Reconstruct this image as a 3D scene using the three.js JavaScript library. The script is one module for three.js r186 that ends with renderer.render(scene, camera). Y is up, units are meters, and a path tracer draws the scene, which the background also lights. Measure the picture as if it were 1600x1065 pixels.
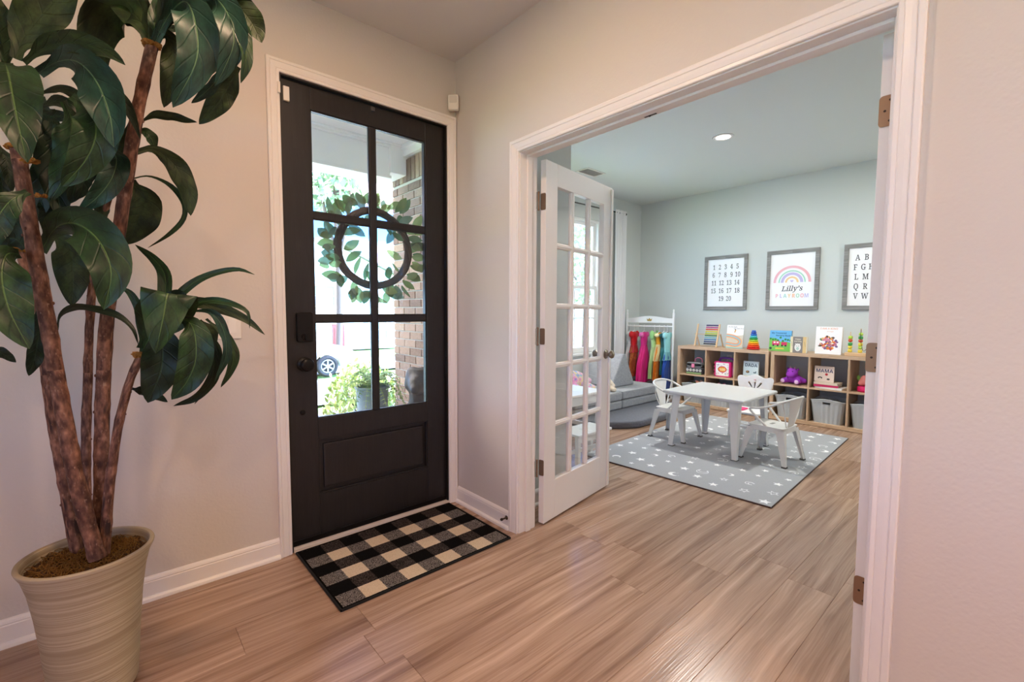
import * as THREE from 'three';
import { RoundedBoxGeometry } from 'three/addons/geometries/RoundedBoxGeometry.js';
import { mergeGeometries, mergeVertices } from 'three/addons/utils/BufferGeometryUtils.js';
import { MarchingCubes } from 'three/addons/objects/MarchingCubes.js';
import { Sky } from 'three/addons/objects/Sky.js';
import { RectAreaLightUniformsLib } from 'three/addons/lights/RectAreaLightUniformsLib.js';

// ---------- camera, sky, sun, lamps, exposure ----------
const scene = new THREE.Scene();
const EYE = new THREE.Vector3(-1.6257, 1.211, 2.391), FOCAL = 714.06, YAW = 41.164 * Math.PI / 180, PITCH = -3.6855 * Math.PI / 180, ROLL = 0.1959 * Math.PI / 180;
const camera = new THREE.PerspectiveCamera(2 * Math.atan(532.5 / FOCAL) * 180 / Math.PI, 1600 / 1065, 0.05, 400);
camera.position.copy(EYE);
const FWD = new THREE.Vector3(Math.sin(YAW) * Math.cos(PITCH), Math.sin(PITCH), -Math.cos(YAW) * Math.cos(PITCH));
camera.lookAt(EYE.clone().add(FWD));
camera.rotateZ(ROLL);
scene.add(camera);
camera.updateMatrixWorld();
const renderer = new THREE.WebGLRenderer({ antialias: true });
renderer.toneMapping = THREE.LinearToneMapping;
renderer.toneMappingExposure = 1.9;
renderer.shadowMap.enabled = true;
const sky = new Sky();
sky.scale.setScalar(300);
const SU = sky.material.uniforms;
SU.turbidity.value = 10; SU.rayleigh.value = 0.45; SU.mieCoefficient.value = 0.006; SU.mieDirectionalG.value = 0.75;
const sunDir = new THREE.Vector3(0.5, 0.75, 0.33).normalize();
SU.sunPosition.value.copy(sunDir);
scene.add(sky);
scene.environment = new THREE.PMREMGenerator(renderer).fromScene(scene).texture;
scene.environmentIntensity = 2.5; scene.backgroundIntensity = 2.5;
const sun = new THREE.DirectionalLight(0xfff2e0, 9);
sun.position.copy(sunDir).multiplyScalar(40); sun.castShadow = true;
Object.assign(sun.shadow.camera, { left: -30, right: 30, top: 30, bottom: -30, near: 1, far: 120 });
sun.shadow.mapSize.set(2048, 2048);
scene.add(sun, sun.target);
RectAreaLightUniformsLib.init();
// downlights: [x, z, ceiling height, strength, colour]
const WARM = 0xffd4b0, SOFT = 0xfbf9f2;
const HALL = 2.714, PLAY = 2.80;
const DOWNLIGHTS = [
  [-0.70, 3.7, HALL, 270, WARM], [-2.3, 3.3, HALL, 300, WARM], [-1.15, 1.15, HALL, 290, WARM], [-2.3, 4.5, HALL, 200, WARM],  // all out of view, placed to light the hall walls and doors
  [2.62, 0.44, PLAY, 600, SOFT], [3.5, 2.6, PLAY, 420, SOFT],  // first is the glowing one; second is out of view, added to brighten the playroom
];

// ---------- helpers ----------
let seed = 7;
const rnd = (a = 0, b = 1) => { seed = (seed * 1664525 + 1013904223) % 4294967296; return a + (b - a) * seed / 4294967296; };
const V = (x, y, z) => new THREE.Vector3(x, y, z);
const invCam = camera.matrixWorld.clone();
const at = (x, y, depth) => V((x - 800) / FOCAL * depth, (532.5 - y) / FOCAL * depth, -depth).applyMatrix4(invCam);   // pixel and distance to a world point
const std = (color, roughness = 0.6, extra = {}) => new THREE.MeshStandardMaterial({ color, roughness, ...extra });
const phys = (color, roughness, extra = {}) => new THREE.MeshPhysicalMaterial({ color, roughness, ...extra });
const taken = {};
const numbered = (n) => { const k = taken[n] = (taken[n] ?? -1) + 1; return k ? n + '_' + String(k).padStart(3, '0') : n; };
function clean(g) {
  let o = g.index ? g.toNonIndexed() : g.clone();
  if (!o.attributes.normal) o.computeVertexNormals();
  if (!o.attributes.uv) o.setAttribute('uv', new THREE.BufferAttribute(new Float32Array(o.attributes.position.count * 2), 2));
  for (const k of Object.keys(o.attributes)) if (!['position', 'normal', 'uv'].includes(k)) o.deleteAttribute(k);
  o.morphAttributes = {};
  return o;
}
const join = (list) => (list.length === 1 ? list[0] : mergeGeometries(list.map(clean), false));
function obj(name, geos, mat, parent = scene) {
  const m = new THREE.Mesh(Array.isArray(geos) ? join(geos) : geos, mat);
  m.name = parent === scene ? numbered(name) : name;
  m.castShadow = m.receiveShadow = true;
  parent.add(m);
  return m;
}
function tag(o, label, category, group, kind) {
  Object.assign(o.userData, { label });
  if (category) o.userData.category = category;
  if (group) o.userData.group = group;
  if (kind) o.userData.kind = kind;
  return o;
}
function thing(name, label, category, pos = [0, 0, 0], turn = 0, group) {
  const o = new THREE.Group(); o.name = numbered(name); scene.add(o);
  o.position.set(...pos); o.rotation.y = turn;
  return tag(o, label, category, group);
}
const struct = (name, geos, mat, label) => { const m = obj(name, geos, mat); m.userData.kind = 'structure'; if (label) m.userData.label = label; return m; };
function structGroup(name, label, pos = [0, 0, 0], turn = 0) { const o = new THREE.Group(); o.name = name; scene.add(o); o.position.set(...pos); o.rotation.y = turn; o.userData = { label, kind: 'structure' }; return o; }
function dup(root, pos, turn, label) {
  const r = root.clone(); r.name = numbered(root.name.replace(/_\d{3}$/, '')); scene.add(r);
  r.userData = { ...root.userData, label };
  if (pos) r.position.set(...pos);
  if (turn !== undefined) r.rotation.y = turn;
  return r;
}
// uv in metres from the dominant normal direction
function metric(g, s = 1) {
  const o = clean(g), p = o.attributes.position, n = o.attributes.normal, uv = o.attributes.uv;
  for (let i = 0; i < p.count; i++) {
    const ax = Math.abs(n.getX(i)), ay = Math.abs(n.getY(i)), az = Math.abs(n.getZ(i));
    if (ay >= ax && ay >= az) uv.setXY(i, p.getX(i) * s, p.getZ(i) * s);
    else if (ax >= az) uv.setXY(i, p.getZ(i) * s, p.getY(i) * s);
    else uv.setXY(i, p.getX(i) * s, p.getY(i) * s);
  }
  return o;
}
const box = (w, h, d, x = 0, y = 0, z = 0, r = 0, s = 2) => (r ? new RoundedBoxGeometry(w, h, d, s, r) : new THREE.BoxGeometry(w, h, d)).translate(x, y, z);
const box2 = (x0, x1, y0, y1, z0, z1, r = 0) => box(x1 - x0, y1 - y0, z1 - z0, (x0 + x1) / 2, (y0 + y1) / 2, (z0 + z1) / 2, r);
const cyl = (r0, r1, h, x = 0, y = 0, z = 0, seg = 24) => new THREE.CylinderGeometry(r1, r0, h, seg).translate(x, y, z);
const ball = (r, x = 0, y = 0, z = 0, sx = 1, sy = 1, sz = 1, seg = 20) => new THREE.SphereGeometry(r, seg, Math.round(seg * 0.7)).scale(sx, sy, sz).translate(x, y, z);
const tube = (pts, r, seg = 24, closed = false, rs = 10, tension = 0.5) => new THREE.TubeGeometry(new THREE.CatmullRomCurve3(pts.map((p) => (p.isVector3 ? p : V(...p))), closed, 'catmullrom', tension), seg, r, rs, closed);
const lathe = (pts, seg = 40) => new THREE.LatheGeometry(pts.map((p) => new THREE.Vector2(...p)), seg);
const ext = (shape, depth, bevel = 0, seg = 12) => new THREE.ExtrudeGeometry(shape, { depth: depth - 2 * bevel, bevelEnabled: bevel > 0, bevelThickness: bevel, bevelSize: bevel, bevelOffset: -bevel, bevelSegments: 2, curveSegments: seg }).translate(0, 0, bevel);
const poly = (pts) => { const s = new THREE.Shape(); pts.forEach(([x, y], i) => (i ? s.lineTo(x, y) : s.moveTo(x, y))); s.closePath(); return s; };
function rrect(x0, y0, x1, y1, r) {
  const s = new THREE.Shape();
  s.moveTo(x0 + r, y0); s.lineTo(x1 - r, y0); s.quadraticCurveTo(x1, y0, x1, y0 + r); s.lineTo(x1, y1 - r); s.quadraticCurveTo(x1, y1, x1 - r, y1);
  s.lineTo(x0 + r, y1); s.quadraticCurveTo(x0, y1, x0, y1 - r); s.lineTo(x0, y0 + r); s.quadraticCurveTo(x0, y0, x0 + r, y0);
  return s;
}
// surface from a function of (u, v); wrap closes u
function grid(nu, nv, f, wrap = false, skip) {
  const pos = [], uv = [], idx = [], cols = nu + 1;
  for (let j = 0; j <= nv; j++) for (let i = 0; i <= nu; i++) { const p = f(i / nu, j / nv); pos.push(p[0], p[1], p[2]); uv.push(i / nu, j / nv); }
  for (let j = 0; j < nv; j++) for (let i = 0; i < nu; i++) {
    if (skip && skip(i, j)) continue;
    const a = j * cols + i; idx.push(a, a + 1, a + cols, a + 1, a + cols + 1, a + cols);
  }
  const g = new THREE.BufferGeometry();
  g.setAttribute('position', new THREE.Float32BufferAttribute(pos, 3)); g.setAttribute('uv', new THREE.Float32BufferAttribute(uv, 2)); g.setIndex(idx);
  g.computeVertexNormals();
  if (wrap) { const n = g.attributes.normal; for (let j = 0; j <= nv; j++) { const a = j * cols, b = a + nu, s = V(n.getX(a) + n.getX(b), n.getY(a) + n.getY(b), n.getZ(a) + n.getZ(b)).normalize(); n.setXYZ(a, s.x, s.y, s.z); n.setXYZ(b, s.x, s.y, s.z); } }
  return g;
}
// smooth body from balls and tapered capsules: [x0,y0,z0,r0, x1,y1,z1,r1] or [x,y,z,rx,ry,rz]
function blob(prims, k, res = 40) {
  const lo = V(9, 9, 9), hi = V(-9, -9, -9);
  for (const p of prims) {
    const pts = p.length === 8 ? [[p[0], p[1], p[2], p[3], p[3], p[3]], [p[4], p[5], p[6], p[7], p[7], p[7]]] : [p];
    for (const q of pts) { lo.min(V(q[0] - q[3], q[1] - q[4], q[2] - q[5])); hi.max(V(q[0] + q[3], q[1] + q[4], q[2] + q[5])); }
  }
  const mid = lo.clone().add(hi).multiplyScalar(0.5), half = hi.clone().sub(lo).multiplyScalar(0.5 * 1.15).addScalar(k * 0.5), H = Math.max(half.x, half.y, half.z);
  const mc = new MarchingCubes(res, std(0xffffff), false, false, 60000), hs = res / 2;
  const P = V(0, 0, 0), A = V(0, 0, 0), B = V(0, 0, 0);
  const dist = (p) => {
    if (p.length === 8) { A.set(p[0], p[1], p[2]); B.set(p[4], p[5], p[6]).sub(A); const t = THREE.MathUtils.clamp(P.clone().sub(A).dot(B) / B.lengthSq(), 0, 1); return P.distanceTo(A.addScaledVector(B, t)) - (p[3] + (p[7] - p[3]) * t); }
    const q = Math.hypot((P.x - p[0]) / p[3], (P.y - p[1]) / p[4], (P.z - p[2]) / p[5]); return (q - 1) * Math.min(p[3], p[4], p[5]);
  };
  for (let z = 0; z < res; z++) for (let y = 0; y < res; y++) for (let x = 0; x < res; x++) {
    P.set(mid.x + (x - hs) / hs * H, mid.y + (y - hs) / hs * H, mid.z + (z - hs) / hs * H);
    let d = 1e9;
    for (const p of prims) { const e = dist(p), h = Math.max(k - Math.abs(d - e), 0) / k; d = Math.min(d, e) - h * h * k * 0.25; }
    mc.field[x + y * res + z * res * res] = -d;
  }
  mc.isolation = 0; mc.update();
  const n = mc.count ?? mc.geometry.drawRange.count, g = new THREE.BufferGeometry();
  g.setAttribute('position', new THREE.BufferAttribute(new Float32Array(mc.positionArray.slice(0, n * 3)), 3));
  g.scale(H, H, H).translate(mid.x, mid.y, mid.z);
  const m = mergeVertices(g, 1e-5); m.computeVertexNormals();
  return m;
}
// ---------- textures ----------
const hash = (x, y, s) => { let h = Math.imul(x | 0, 374761393) ^ Math.imul(y | 0, 668265263) ^ Math.imul(s | 0, 1442695041); h = Math.imul(h ^ (h >>> 13), 1274126177); return ((h ^ (h >>> 16)) >>> 0) / 4294967296; };
function vnoise(x, y, s = 1, px = 0, py = 0) {
  const xi = Math.floor(x), yi = Math.floor(y), fx = x - xi, fy = y - yi, u = fx * fx * (3 - 2 * fx), v = fy * fy * (3 - 2 * fy);
  const w = (a, b) => (b ? ((a % b) + b) % b : a), h = (a, b) => hash(w(a, px), w(b, py), s);
  return (h(xi, yi) * (1 - u) + h(xi + 1, yi) * u) * (1 - v) + (h(xi, yi + 1) * (1 - u) + h(xi + 1, yi + 1) * u) * v;
}
const fbm = (x, y, s = 1, oct = 4) => { let a = 0.5, t = 0, f = 1; for (let i = 0; i < oct; i++) { t += a * vnoise(x * f, y * f, s + i); a *= 0.5; f *= 2; } return t; };
function dataTex(w, h, f, srgb = true, rep = true) {
  const d = new Uint8Array(w * h * 4);
  for (let y = 0; y < h; y++) for (let x = 0; x < w; x++) { const c = f(x / w, y / h), i = (y * w + x) * 4; for (let k = 0; k < 3; k++) d[i + k] = Math.max(0, Math.min(255, c[k])); d[i + 3] = 255; }
  const t = new THREE.DataTexture(d, w, h); t.magFilter = THREE.LinearFilter; t.minFilter = THREE.LinearFilter;
  if (rep) t.wrapS = t.wrapT = THREE.RepeatWrapping;
  if (srgb) t.colorSpace = THREE.SRGBColorSpace;
  t.needsUpdate = true; return t;
}
function canvasTex(w, h, draw) {
  const c = document.createElement('canvas'); c.width = w; c.height = h; const g = c.getContext('2d'); draw(g, w, h);
  const t = new THREE.CanvasTexture(c); t.colorSpace = THREE.SRGBColorSpace; return t;
}
const mix = (a, b, t) => a.map((v, i) => v + (b[i] - v) * t);
const css = (c) => 'rgb(' + c.map(Math.round).join(',') + ')';
// ---------- the setting ----------
const peel = dataTex(256, 256, (u, v) => { const n = fbm(u * 64, v * 64, 3, 3) * 255; return [n, n, n]; }, false);
const paint = std(0xd3cbc3, 0.82, { bumpMap: peel, bumpScale: 0.0006 });
const playPaint = std(0xd0d5d2, 0.82, { bumpMap: peel, bumpScale: 0.0006 });
const ceilPaint = std(0xd8d4cf, 0.9), playCeil = std(0xd9dfdc, 0.9);
const white = std(0xebe6e2, 0.38), whiteSash = std(0xf0f1f0, 0.45);
const OPEN = { z0: 0.593, z1: 2.103, y: 2.032 };
const wallUV = (g) => metric(g, 2);
// hall
struct('wall_front', [wallUV(box2(-3.6, -1.0, -0.02, HALL + 0.2, -0.15, 0)), wallUV(box2(-1.0, -0.058, 2.33, HALL + 0.2, -0.15, 0)), wallUV(box2(-0.058, 0.0, -0.02, HALL + 0.2, -0.15, 0))], paint, 'greige front wall round the black entry door');
struct('wall_right', [wallUV(box2(0, 0.116, -0.02, 2.95, -0.15, 0.573)), wallUV(box2(0, 0.116, 2.052, 2.95, 0.573, 2.123)), wallUV(box2(0, 0.116, -0.02, 2.95, 2.123, 5.1))], paint, 'greige hall wall with the wide french door opening');
const BW = { z0: 1.7, z1: 4.1, y0: 0.7, y1: 2.2 };
struct('wall_left', [wallUV(box2(-3.6, -3.5, -0.02, HALL + 0.2, 0, BW.z0)), wallUV(box2(-3.6, -3.5, -0.02, HALL + 0.2, BW.z1, 5.1)), wallUV(box2(-3.6, -3.5, -0.02, BW.y0, BW.z0, BW.z1)), wallUV(box2(-3.6, -3.5, BW.y1, HALL + 0.2, BW.z0, BW.z1))], paint, 'greige hall wall on the left, outside the picture');
struct('wall_back', wallUV(box2(-3.5, 0.0, -0.02, HALL + 0.2, 5.0, 5.1)), paint, 'greige hall wall behind the viewer');
struct('ceiling', box2(-3.5, 0, HALL, HALL + 0.15, 0, 5.0), ceilPaint, 'flat white ceiling of the entry hall');
// playroom
const WZ = -1.57, PX = 4.40;
struct('ceiling_playroom', box2(0.116, PX, PLAY, PLAY + 0.15, WZ, 3.2), playCeil, 'flat pale ceiling of the playroom');
const WIN = { x0: 2.56, x1: 3.44, y0: 0.66, y1: 2.44 }, WIN2 = { x0: 1.60, x1: 2.48 };
struct('wall_playroom_front', [wallUV(box2(0.63, WIN2.x0, -0.02, 2.95, WZ - 0.15, WZ)), wallUV(box2(WIN.x1, PX + 0.12, -0.02, 2.95, WZ - 0.15, WZ)), wallUV(box2(WIN2.x0, WIN.x1, -0.02, WIN.y0, WZ - 0.15, WZ)), wallUV(box2(WIN2.x0, WIN.x1, WIN.y1, 2.95, WZ - 0.15, WZ)), wallUV(box2(WIN2.x1, WIN.x0, WIN.y0, WIN.y1, WZ - 0.15, WZ))], playPaint, 'pale playroom wall with the bright window behind the curtain');
struct('wall_playroom_corner', [wallUV(box2(0.116, 0.63, -0.02, 2.95, -0.15, 0.38)), wallUV(box2(0.47, 0.63, -0.02, 2.95, WZ - 0.15, -0.15))], playPaint, 'pale wall stub just behind the open glass door');
struct('wall_playroom_right', wallUV(box2(PX, PX + 0.12, -0.02, 2.95, WZ, 3.3)), playPaint, 'pale playroom wall carrying the three framed prints');
struct('wall_playroom_back', wallUV(box2(0.116, PX, -0.02, 2.95, 3.2, 3.3)), playPaint, 'pale playroom wall hidden beyond the right door');
// floor of separate vinyl planks
const PLANK_W = 0.182, PLANK_L = 1.22;
const plankTex = [0, 1, 2, 3, 4, 5].map((k) => dataTex(768, 128, (u, v) => {
  const x = u * 1.22, y = v * 0.182;
  const warp = (fbm(x * 1.5, y * 6, 40 + k, 3) - 0.45) * 0.05, yy = y + warp;
  const a = fbm(x * 1.3, yy * 42, 11 + k, 4), b = fbm(x * 7, yy * 300, 70 + k, 3), c = fbm(x * 1.6, yy * 13, 21 + k, 3);
  let t = 0.50 * a + 0.24 * b + 0.34 * c;
  t = (t - 0.34) * 1.7 + [0.0, 0.04, -0.04, 0.02, -0.02, 0.06][k] + 0.22;
  let col = mix([120, 90, 70], [208, 178, 155], Math.max(0, Math.min(1.1, t)));
  const knot = fbm(x * 3 + 9, yy * 26, 90 + k, 2); if (knot > 0.6) col = mix(col, [84, 58, 42], (knot - 0.6) * 2.6);
  return col;
}));
const plankBump = dataTex(512, 128, (u, v) => { const n = fbm(u * 10, v * 60, 5, 3) * 255; return [n, n, n]; }, false);
const plankMats = plankTex.map((t) => std(0xffffff, 0.25, { map: t, bumpMap: plankBump, bumpScale: 0.0004 }));
const floor = struct('floor', [box2(-3.5, 0.116, -0.10, -0.011, -0.02, 5.0), box2(0.116, PX, -0.10, -0.011, WZ, 3.2)], std(0x3a2c22, 0.9), 'light brown wood-look plank floor running through hall and playroom');
{
  const plankGeo = (L, W, off) => {
    const e = 0.0011, x = L / 2, z = W / 2, g = new THREE.BufferGeometry(), P = [], U = [];
    const quad = (a, b, c, d) => { for (const q of [a, b, c, a, c, d]) { P.push(...q); U.push((q[0] + x) / PLANK_L + off, (q[2] + z) / PLANK_W); } };
    const T = [[-x + e, 0, -z + e], [-x + e, 0, z - e], [x - e, 0, z - e], [x - e, 0, -z + e]], B = [[-x, -e, -z], [-x, -e, z], [x, -e, z], [x, -e, -z]], D = B.map((p) => [p[0], -0.0105, p[2]]);
    quad(...T);
    for (let i = 0; i < 4; i++) { const j = (i + 1) % 4; quad(T[i], B[i], B[j], T[j]); quad(B[i], D[i], D[j], B[j]); }
    g.setAttribute('position', new THREE.Float32BufferAttribute(P, 3)); g.setAttribute('uv', new THREE.Float32BufferAttribute(U, 2)); g.computeVertexNormals();
    return g;
  };
  const full = plankGeo(PLANK_L - 0.0006, PLANK_W - 0.0006, 0);
  let row = 0;
  for (let z = WZ; z < 4.99; z += PLANK_W, row++) {
    const xa = z + PLANK_W <= 0 ? 0.63 : -3.5, xb = z + PLANK_W / 2 > 3.2 ? 0.0 : PX, w = Math.min(PLANK_W, (z < 3.2 ? 99 : 5.0 - z));
    if (z + w > 5.0) break;
    let x = xa - hash(row, 3, 9) * PLANK_L * 0.95;
    for (let i = 0; x < xb - 0.02; i++, x += PLANK_L) {
      const a = Math.max(x, xa), b = Math.min(x + PLANK_L, xb);
      if (b - a < 0.03) continue;
      const g = b - a > PLANK_L - 0.001 ? full : plankGeo(b - a - 0.0006, w - 0.0006, hash(row, i, 4));
      const m = obj('plank', g, plankMats[Math.floor(hash(row, i, 17) * 6)], floor);
      m.position.set((a + b) / 2, (hash(row, i, 5) - 0.5) * 0.0003, z + PLANK_W / 2);
      if (hash(row, i, 8) > 0.5) m.rotation.y = Math.PI;
    }
  }
}
// casing: a moulding profile (across, proud) run round three sides with mitred corners; frame maps (a, y, proud) to the world
function casing(name, a0, a1, top, width, frame, label) {
  const prof = [[0, 0], [0, 0.010], [0.003, 0.0125], [0.012, 0.0125], [0.014, 0.0105], [0.016, 0.0125], [0.030, 0.016], [0.040, 0.0175], [0.042, 0.0145], [0.045, 0.0185], [width - 0.004, 0.0205], [width, 0.018], [width, 0]];
  const path = [[a0, 0, -1, 0], [a0, top, -1, 1], [a1, top, 1, 1], [a1, 0, 1, 0]], P = [];
  const pt = (k, j) => { const [a, y, da, dy] = path[k], [u, d] = prof[j]; return frame(a + da * u, y + dy * u, d); };
  const geos = [];
  for (let k = 0; k < 3; k++) {
    const g = new THREE.BufferGeometry(), q = [];
    for (let j = 0; j < prof.length - 1; j++) { const A = pt(k, j), B = pt(k + 1, j), C = pt(k + 1, j + 1), D = pt(k, j + 1); q.push(...A, ...B, ...C, ...A, ...C, ...D); }
    g.setAttribute('position', new THREE.Float32BufferAttribute(q, 3)); g.computeVertexNormals(); geos.push(g);
  }
  return struct(name, geos, white, label);
}
casing('trim_1', -0.9933, -0.0633, 2.3243, 0.057, (a, y, d) => [a, y, d], 'white moulded casing round the black front door');
casing('trim_2', OPEN.z0 - 0.005, OPEN.z1 + 0.005, OPEN.y + 0.005, 0.061, (a, y, d) => [-d, y, a], 'white moulded casing round the french door opening');
casing('trim_3', OPEN.z0 - 0.005, OPEN.z1 + 0.005, OPEN.y + 0.005, 0.061, (a, y, d) => [0.116 + d, y, a], 'white casing of the opening on the playroom side');
struct('trim_4', [box2(0, 0.116, 0, OPEN.y + 0.019, OPEN.z0 - 0.019, OPEN.z0), box2(0, 0.116, 0, OPEN.y + 0.019, OPEN.z1, OPEN.z1 + 0.019), box2(0, 0.116, OPEN.y, OPEN.y + 0.019, OPEN.z0, OPEN.z1),
  box2(0.045, 0.078, 0, OPEN.y, OPEN.z0, OPEN.z0 + 0.011, 0.002), box2(0.045, 0.078, 0, OPEN.y, OPEN.z1 - 0.011, OPEN.z1, 0.002), box2(0.045, 0.078, OPEN.y - 0.011, OPEN.y, OPEN.z0 + 0.011, OPEN.z1 - 0.011, 0.002)], white, 'white jamb and stop lining the french door opening');
obj('ball_catch', [box(0.022, 0.004, 0.055, 0.094, OPEN.y - 0.002, 1.29, 0.0015), ball(0.006, 0.094, OPEN.y - 0.004, 1.29)], std(0x4a4642, 0.35, { metalness: 0.8 }), scene.getObjectByName('trim_4'));
// baseboards
function baseboard(name, runs, label) {
  const prof = [[0, 0], [0.0265, 0], [0.0265, 0.004], [0.024, 0.012], [0.0175, 0.018], [0.0125, 0.0195], [0.0125, 0.076], [0.0105, 0.08], [0.0115, 0.084], [0.0085, 0.092], [0.004, 0.099], [0, 0.1]];
  const geos = runs.map(([x0, z0, x1, z1]) => {   // wall line from left to right seen from inside the room
    const a = V(x0, 0, z0), b = V(x1, 0, z1), d = b.clone().sub(a), L = d.length(), g = ext(poly(prof), L, 0);
    const m = new THREE.Matrix4().makeBasis(V(-d.z / L, 0, d.x / L), V(0, 1, 0), d.clone().divideScalar(L)); // profile x -> room side
    g.applyMatrix4(m).translate(x0, 0, z0);
    const c = clean(g), P = c.attributes.position; // mirrored by the basis: turn the faces the right way round
    for (let i = 0; i < P.count; i += 3) { const t = [P.getX(i), P.getY(i), P.getZ(i)]; P.setXYZ(i, P.getX(i + 1), P.getY(i + 1), P.getZ(i + 1)); P.setXYZ(i + 1, ...t); }
    c.computeVertexNormals(); return c;
  });
  return struct(name, geos, white, label);
}
baseboard('baseboard_front', [[-3.5, 0, -1.0503, 0]], 'white baseboard along the front wall behind the plant');
baseboard('baseboard_right', [[0, 0.0205, 0, 0.5265], [0, 2.1695, 0, 5.0]].map(([a, b, c, d]) => [a, b, c, d]), 'white baseboard between the front door and the french door opening');
baseboard('baseboard_playroom_corner', [[0.137, 0.38, 0.63, 0.38]], 'white baseboard on the wall stub behind the glass door');
baseboard('baseboard_playroom_front', [[0.63, WZ, PX, WZ]], 'white baseboard below the playroom window');
baseboard('baseboard_playroom_right', [[PX, WZ + 0.03, PX, 3.2]], 'white baseboard behind the cube shelves');
struct('trim_5', [box2(-0.985, -0.058, -0.03, 0.004, -0.15, 0.012, 0.003), box2(-0.985, -0.058, 0.004, 0.017, -0.06, 0.004, 0.003)], std(0xd9cfc4, 0.45), 'pale threshold strip under the black door');
struct('trim_6', [box2(-1.0, -0.985, 0, 2.33, -0.15, 0), box2(-0.0715, -0.058, 0, 2.33, -0.15, 0), box2(-0.985, -0.0715, 2.318, 2.33, -0.15, 0)], std(0x14110f, 0.5), 'black weatherstripped jamb round the front door');
// ---------- doors ----------
const grainDark = dataTex(256, 512, (u, v) => { const a = fbm(u * 50, v * 4, 31, 4), b = fbm(u * 140, v * 9, 33, 3); return mix([17, 16, 18], [40, 37, 38], 0.6 * a + 0.5 * b); });
const doorPaint = std(0xffffff, 0.42, { map: grainDark, bumpMap: grainDark, bumpScale: 0.0004 });
const glass = phys(0xffffff, 0.0, { transmission: 1, thickness: 0, ior: 1.5 });
const blackMetal = std(0x1b191a, 0.35, { metalness: 0.6 }), bronze = std(0x8a7360, 0.5, { metalness: 0.6 }), chrome = std(0x8d8378, 0.3, { metalness: 0.95 });
{
  const D = structGroup('door_1', 'black wooden front door with six glass panes over one raised panel');
  const zf = -0.022, zb = -0.066, m = (g) => metric(g, 2);
  const part = (n, x0, x1, y0, y1, a = zb, b = zf, r = 0.002) => obj(n, m(box2(x0, x1, y0, y1, a, b, r)), doorPaint, D);
  part('stile', -0.983, -0.846, 0.02, 2.316); part('stile', -0.199, -0.0735, 0.02, 2.316);
  part('rail', -0.846, -0.199, 2.206, 2.316); part('rail', -0.846, -0.199, 0.545, 0.656); part('rail', -0.846, -0.199, 0.02, 0.255);
  part('muntin', -0.541, -0.507, 0.656, 2.206, -0.058, -0.026, 0.004);
  part('muntin', -0.846, -0.541, 1.674, 1.709, -0.058, -0.026, 0.004); part('muntin', -0.507, -0.199, 1.674, 1.709, -0.058, -0.026, 0.004);
  part('muntin', -0.846, -0.541, 1.153, 1.19, -0.058, -0.026, 0.004); part('muntin', -0.507, -0.199, 1.153, 1.19, -0.058, -0.026, 0.004);
  const bead = [];
  for (const [x0, x1] of [[-0.846, -0.541], [-0.507, -0.199]]) for (const [y0, y1] of [[0.656, 1.153], [1.19, 1.674], [1.709, 2.206]]) {
    obj('pane', box2(x0 + 0.001, x1 - 0.001, y0 + 0.001, y1 - 0.001, -0.0445, -0.0425), glass, D);
    bead.push(box2(x0, x0 + 0.005, y0, y1, -0.0425, -0.03), box2(x1 - 0.005, x1, y0, y1, -0.0425, -0.03), box2(x0, x1, y0, y0 + 0.005, -0.0425, -0.03), box2(x0, x1, y1 - 0.005, y1, -0.0425, -0.03));
  }
  obj('glazing_bead', bead, doorPaint, D);
  const s = poly([[-0.846, 0.255], [-0.199, 0.255], [-0.199, 0.545], [-0.846, 0.545]]);
  obj('panel', [m(ext(poly([[-0.818, 0.283], [-0.227, 0.283], [-0.227, 0.517], [-0.818, 0.517]]), 0.018, 0.006).translate(0, 0, -0.048)), m(ext(s, 0.012).translate(0, 0, -0.056)),
    box2(-0.846, -0.199, 0.255, 0.263, -0.046, -0.026, 0.003), box2(-0.846, -0.199, 0.537, 0.545, -0.046, -0.026, 0.003), box2(-0.846, -0.838, 0.255, 0.545, -0.046, -0.026, 0.003), box2(-0.207, -0.199, 0.255, 0.545, -0.046, -0.026, 0.003)], doorPaint, D);
  obj('door_sweep', box2(-0.983, -0.0735, 0.018, 0.045, zf, zf + 0.006, 0.002), blackMetal, D);
  const lock = obj('deadbolt', [ext(rrect(-0.942, 1.056, -0.866, 1.203, 0.012), 0.026, 0.004).translate(0, 0, zf)], blackMetal, D);
  obj('thumb_turn', [new THREE.CylinderGeometry(0.017, 0.017, 0.008, 24).rotateX(Math.PI / 2).translate(-0.905, 1.082, zf + 0.029), box(0.008, 0.03, 0.016, -0.905, 1.082, zf + 0.034, 0.003)], blackMetal, lock);
  obj('knob', [lathe([[0, 0.062], [0.02, 0.062], [0.031, 0.056], [0.034, 0.046], [0.031, 0.036], [0.014, 0.03], [0.013, 0.008], [0.034, 0.006], [0.036, 0]]).rotateX(Math.PI / 2).translate(-0.905, 0.942, zf)], blackMetal, D);
  obj('lower_bolt', lathe([[0, 0.012], [0.009, 0.012], [0.012, 0.008], [0.012, 0]]).rotateX(Math.PI / 2).translate(-0.92, 0.698, zf), blackMetal, D);
  for (const y of [2.13, 1.52, 0.87, 0.275]) obj('hinge', [cyl(0.0075, 0.0075, 0.1, -0.0665, y, -0.012, 12), ball(0.0085, -0.0665, y + 0.053, -0.012), ball(0.0085, -0.0665, y - 0.053, -0.012)], blackMetal, D);
  obj('door_viewer', [box(0.02, 0.022, 0.012, -0.523, 2.297, zf + 0.004, 0.003)], std(0x4d4a48, 0.3), D);
}
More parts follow.
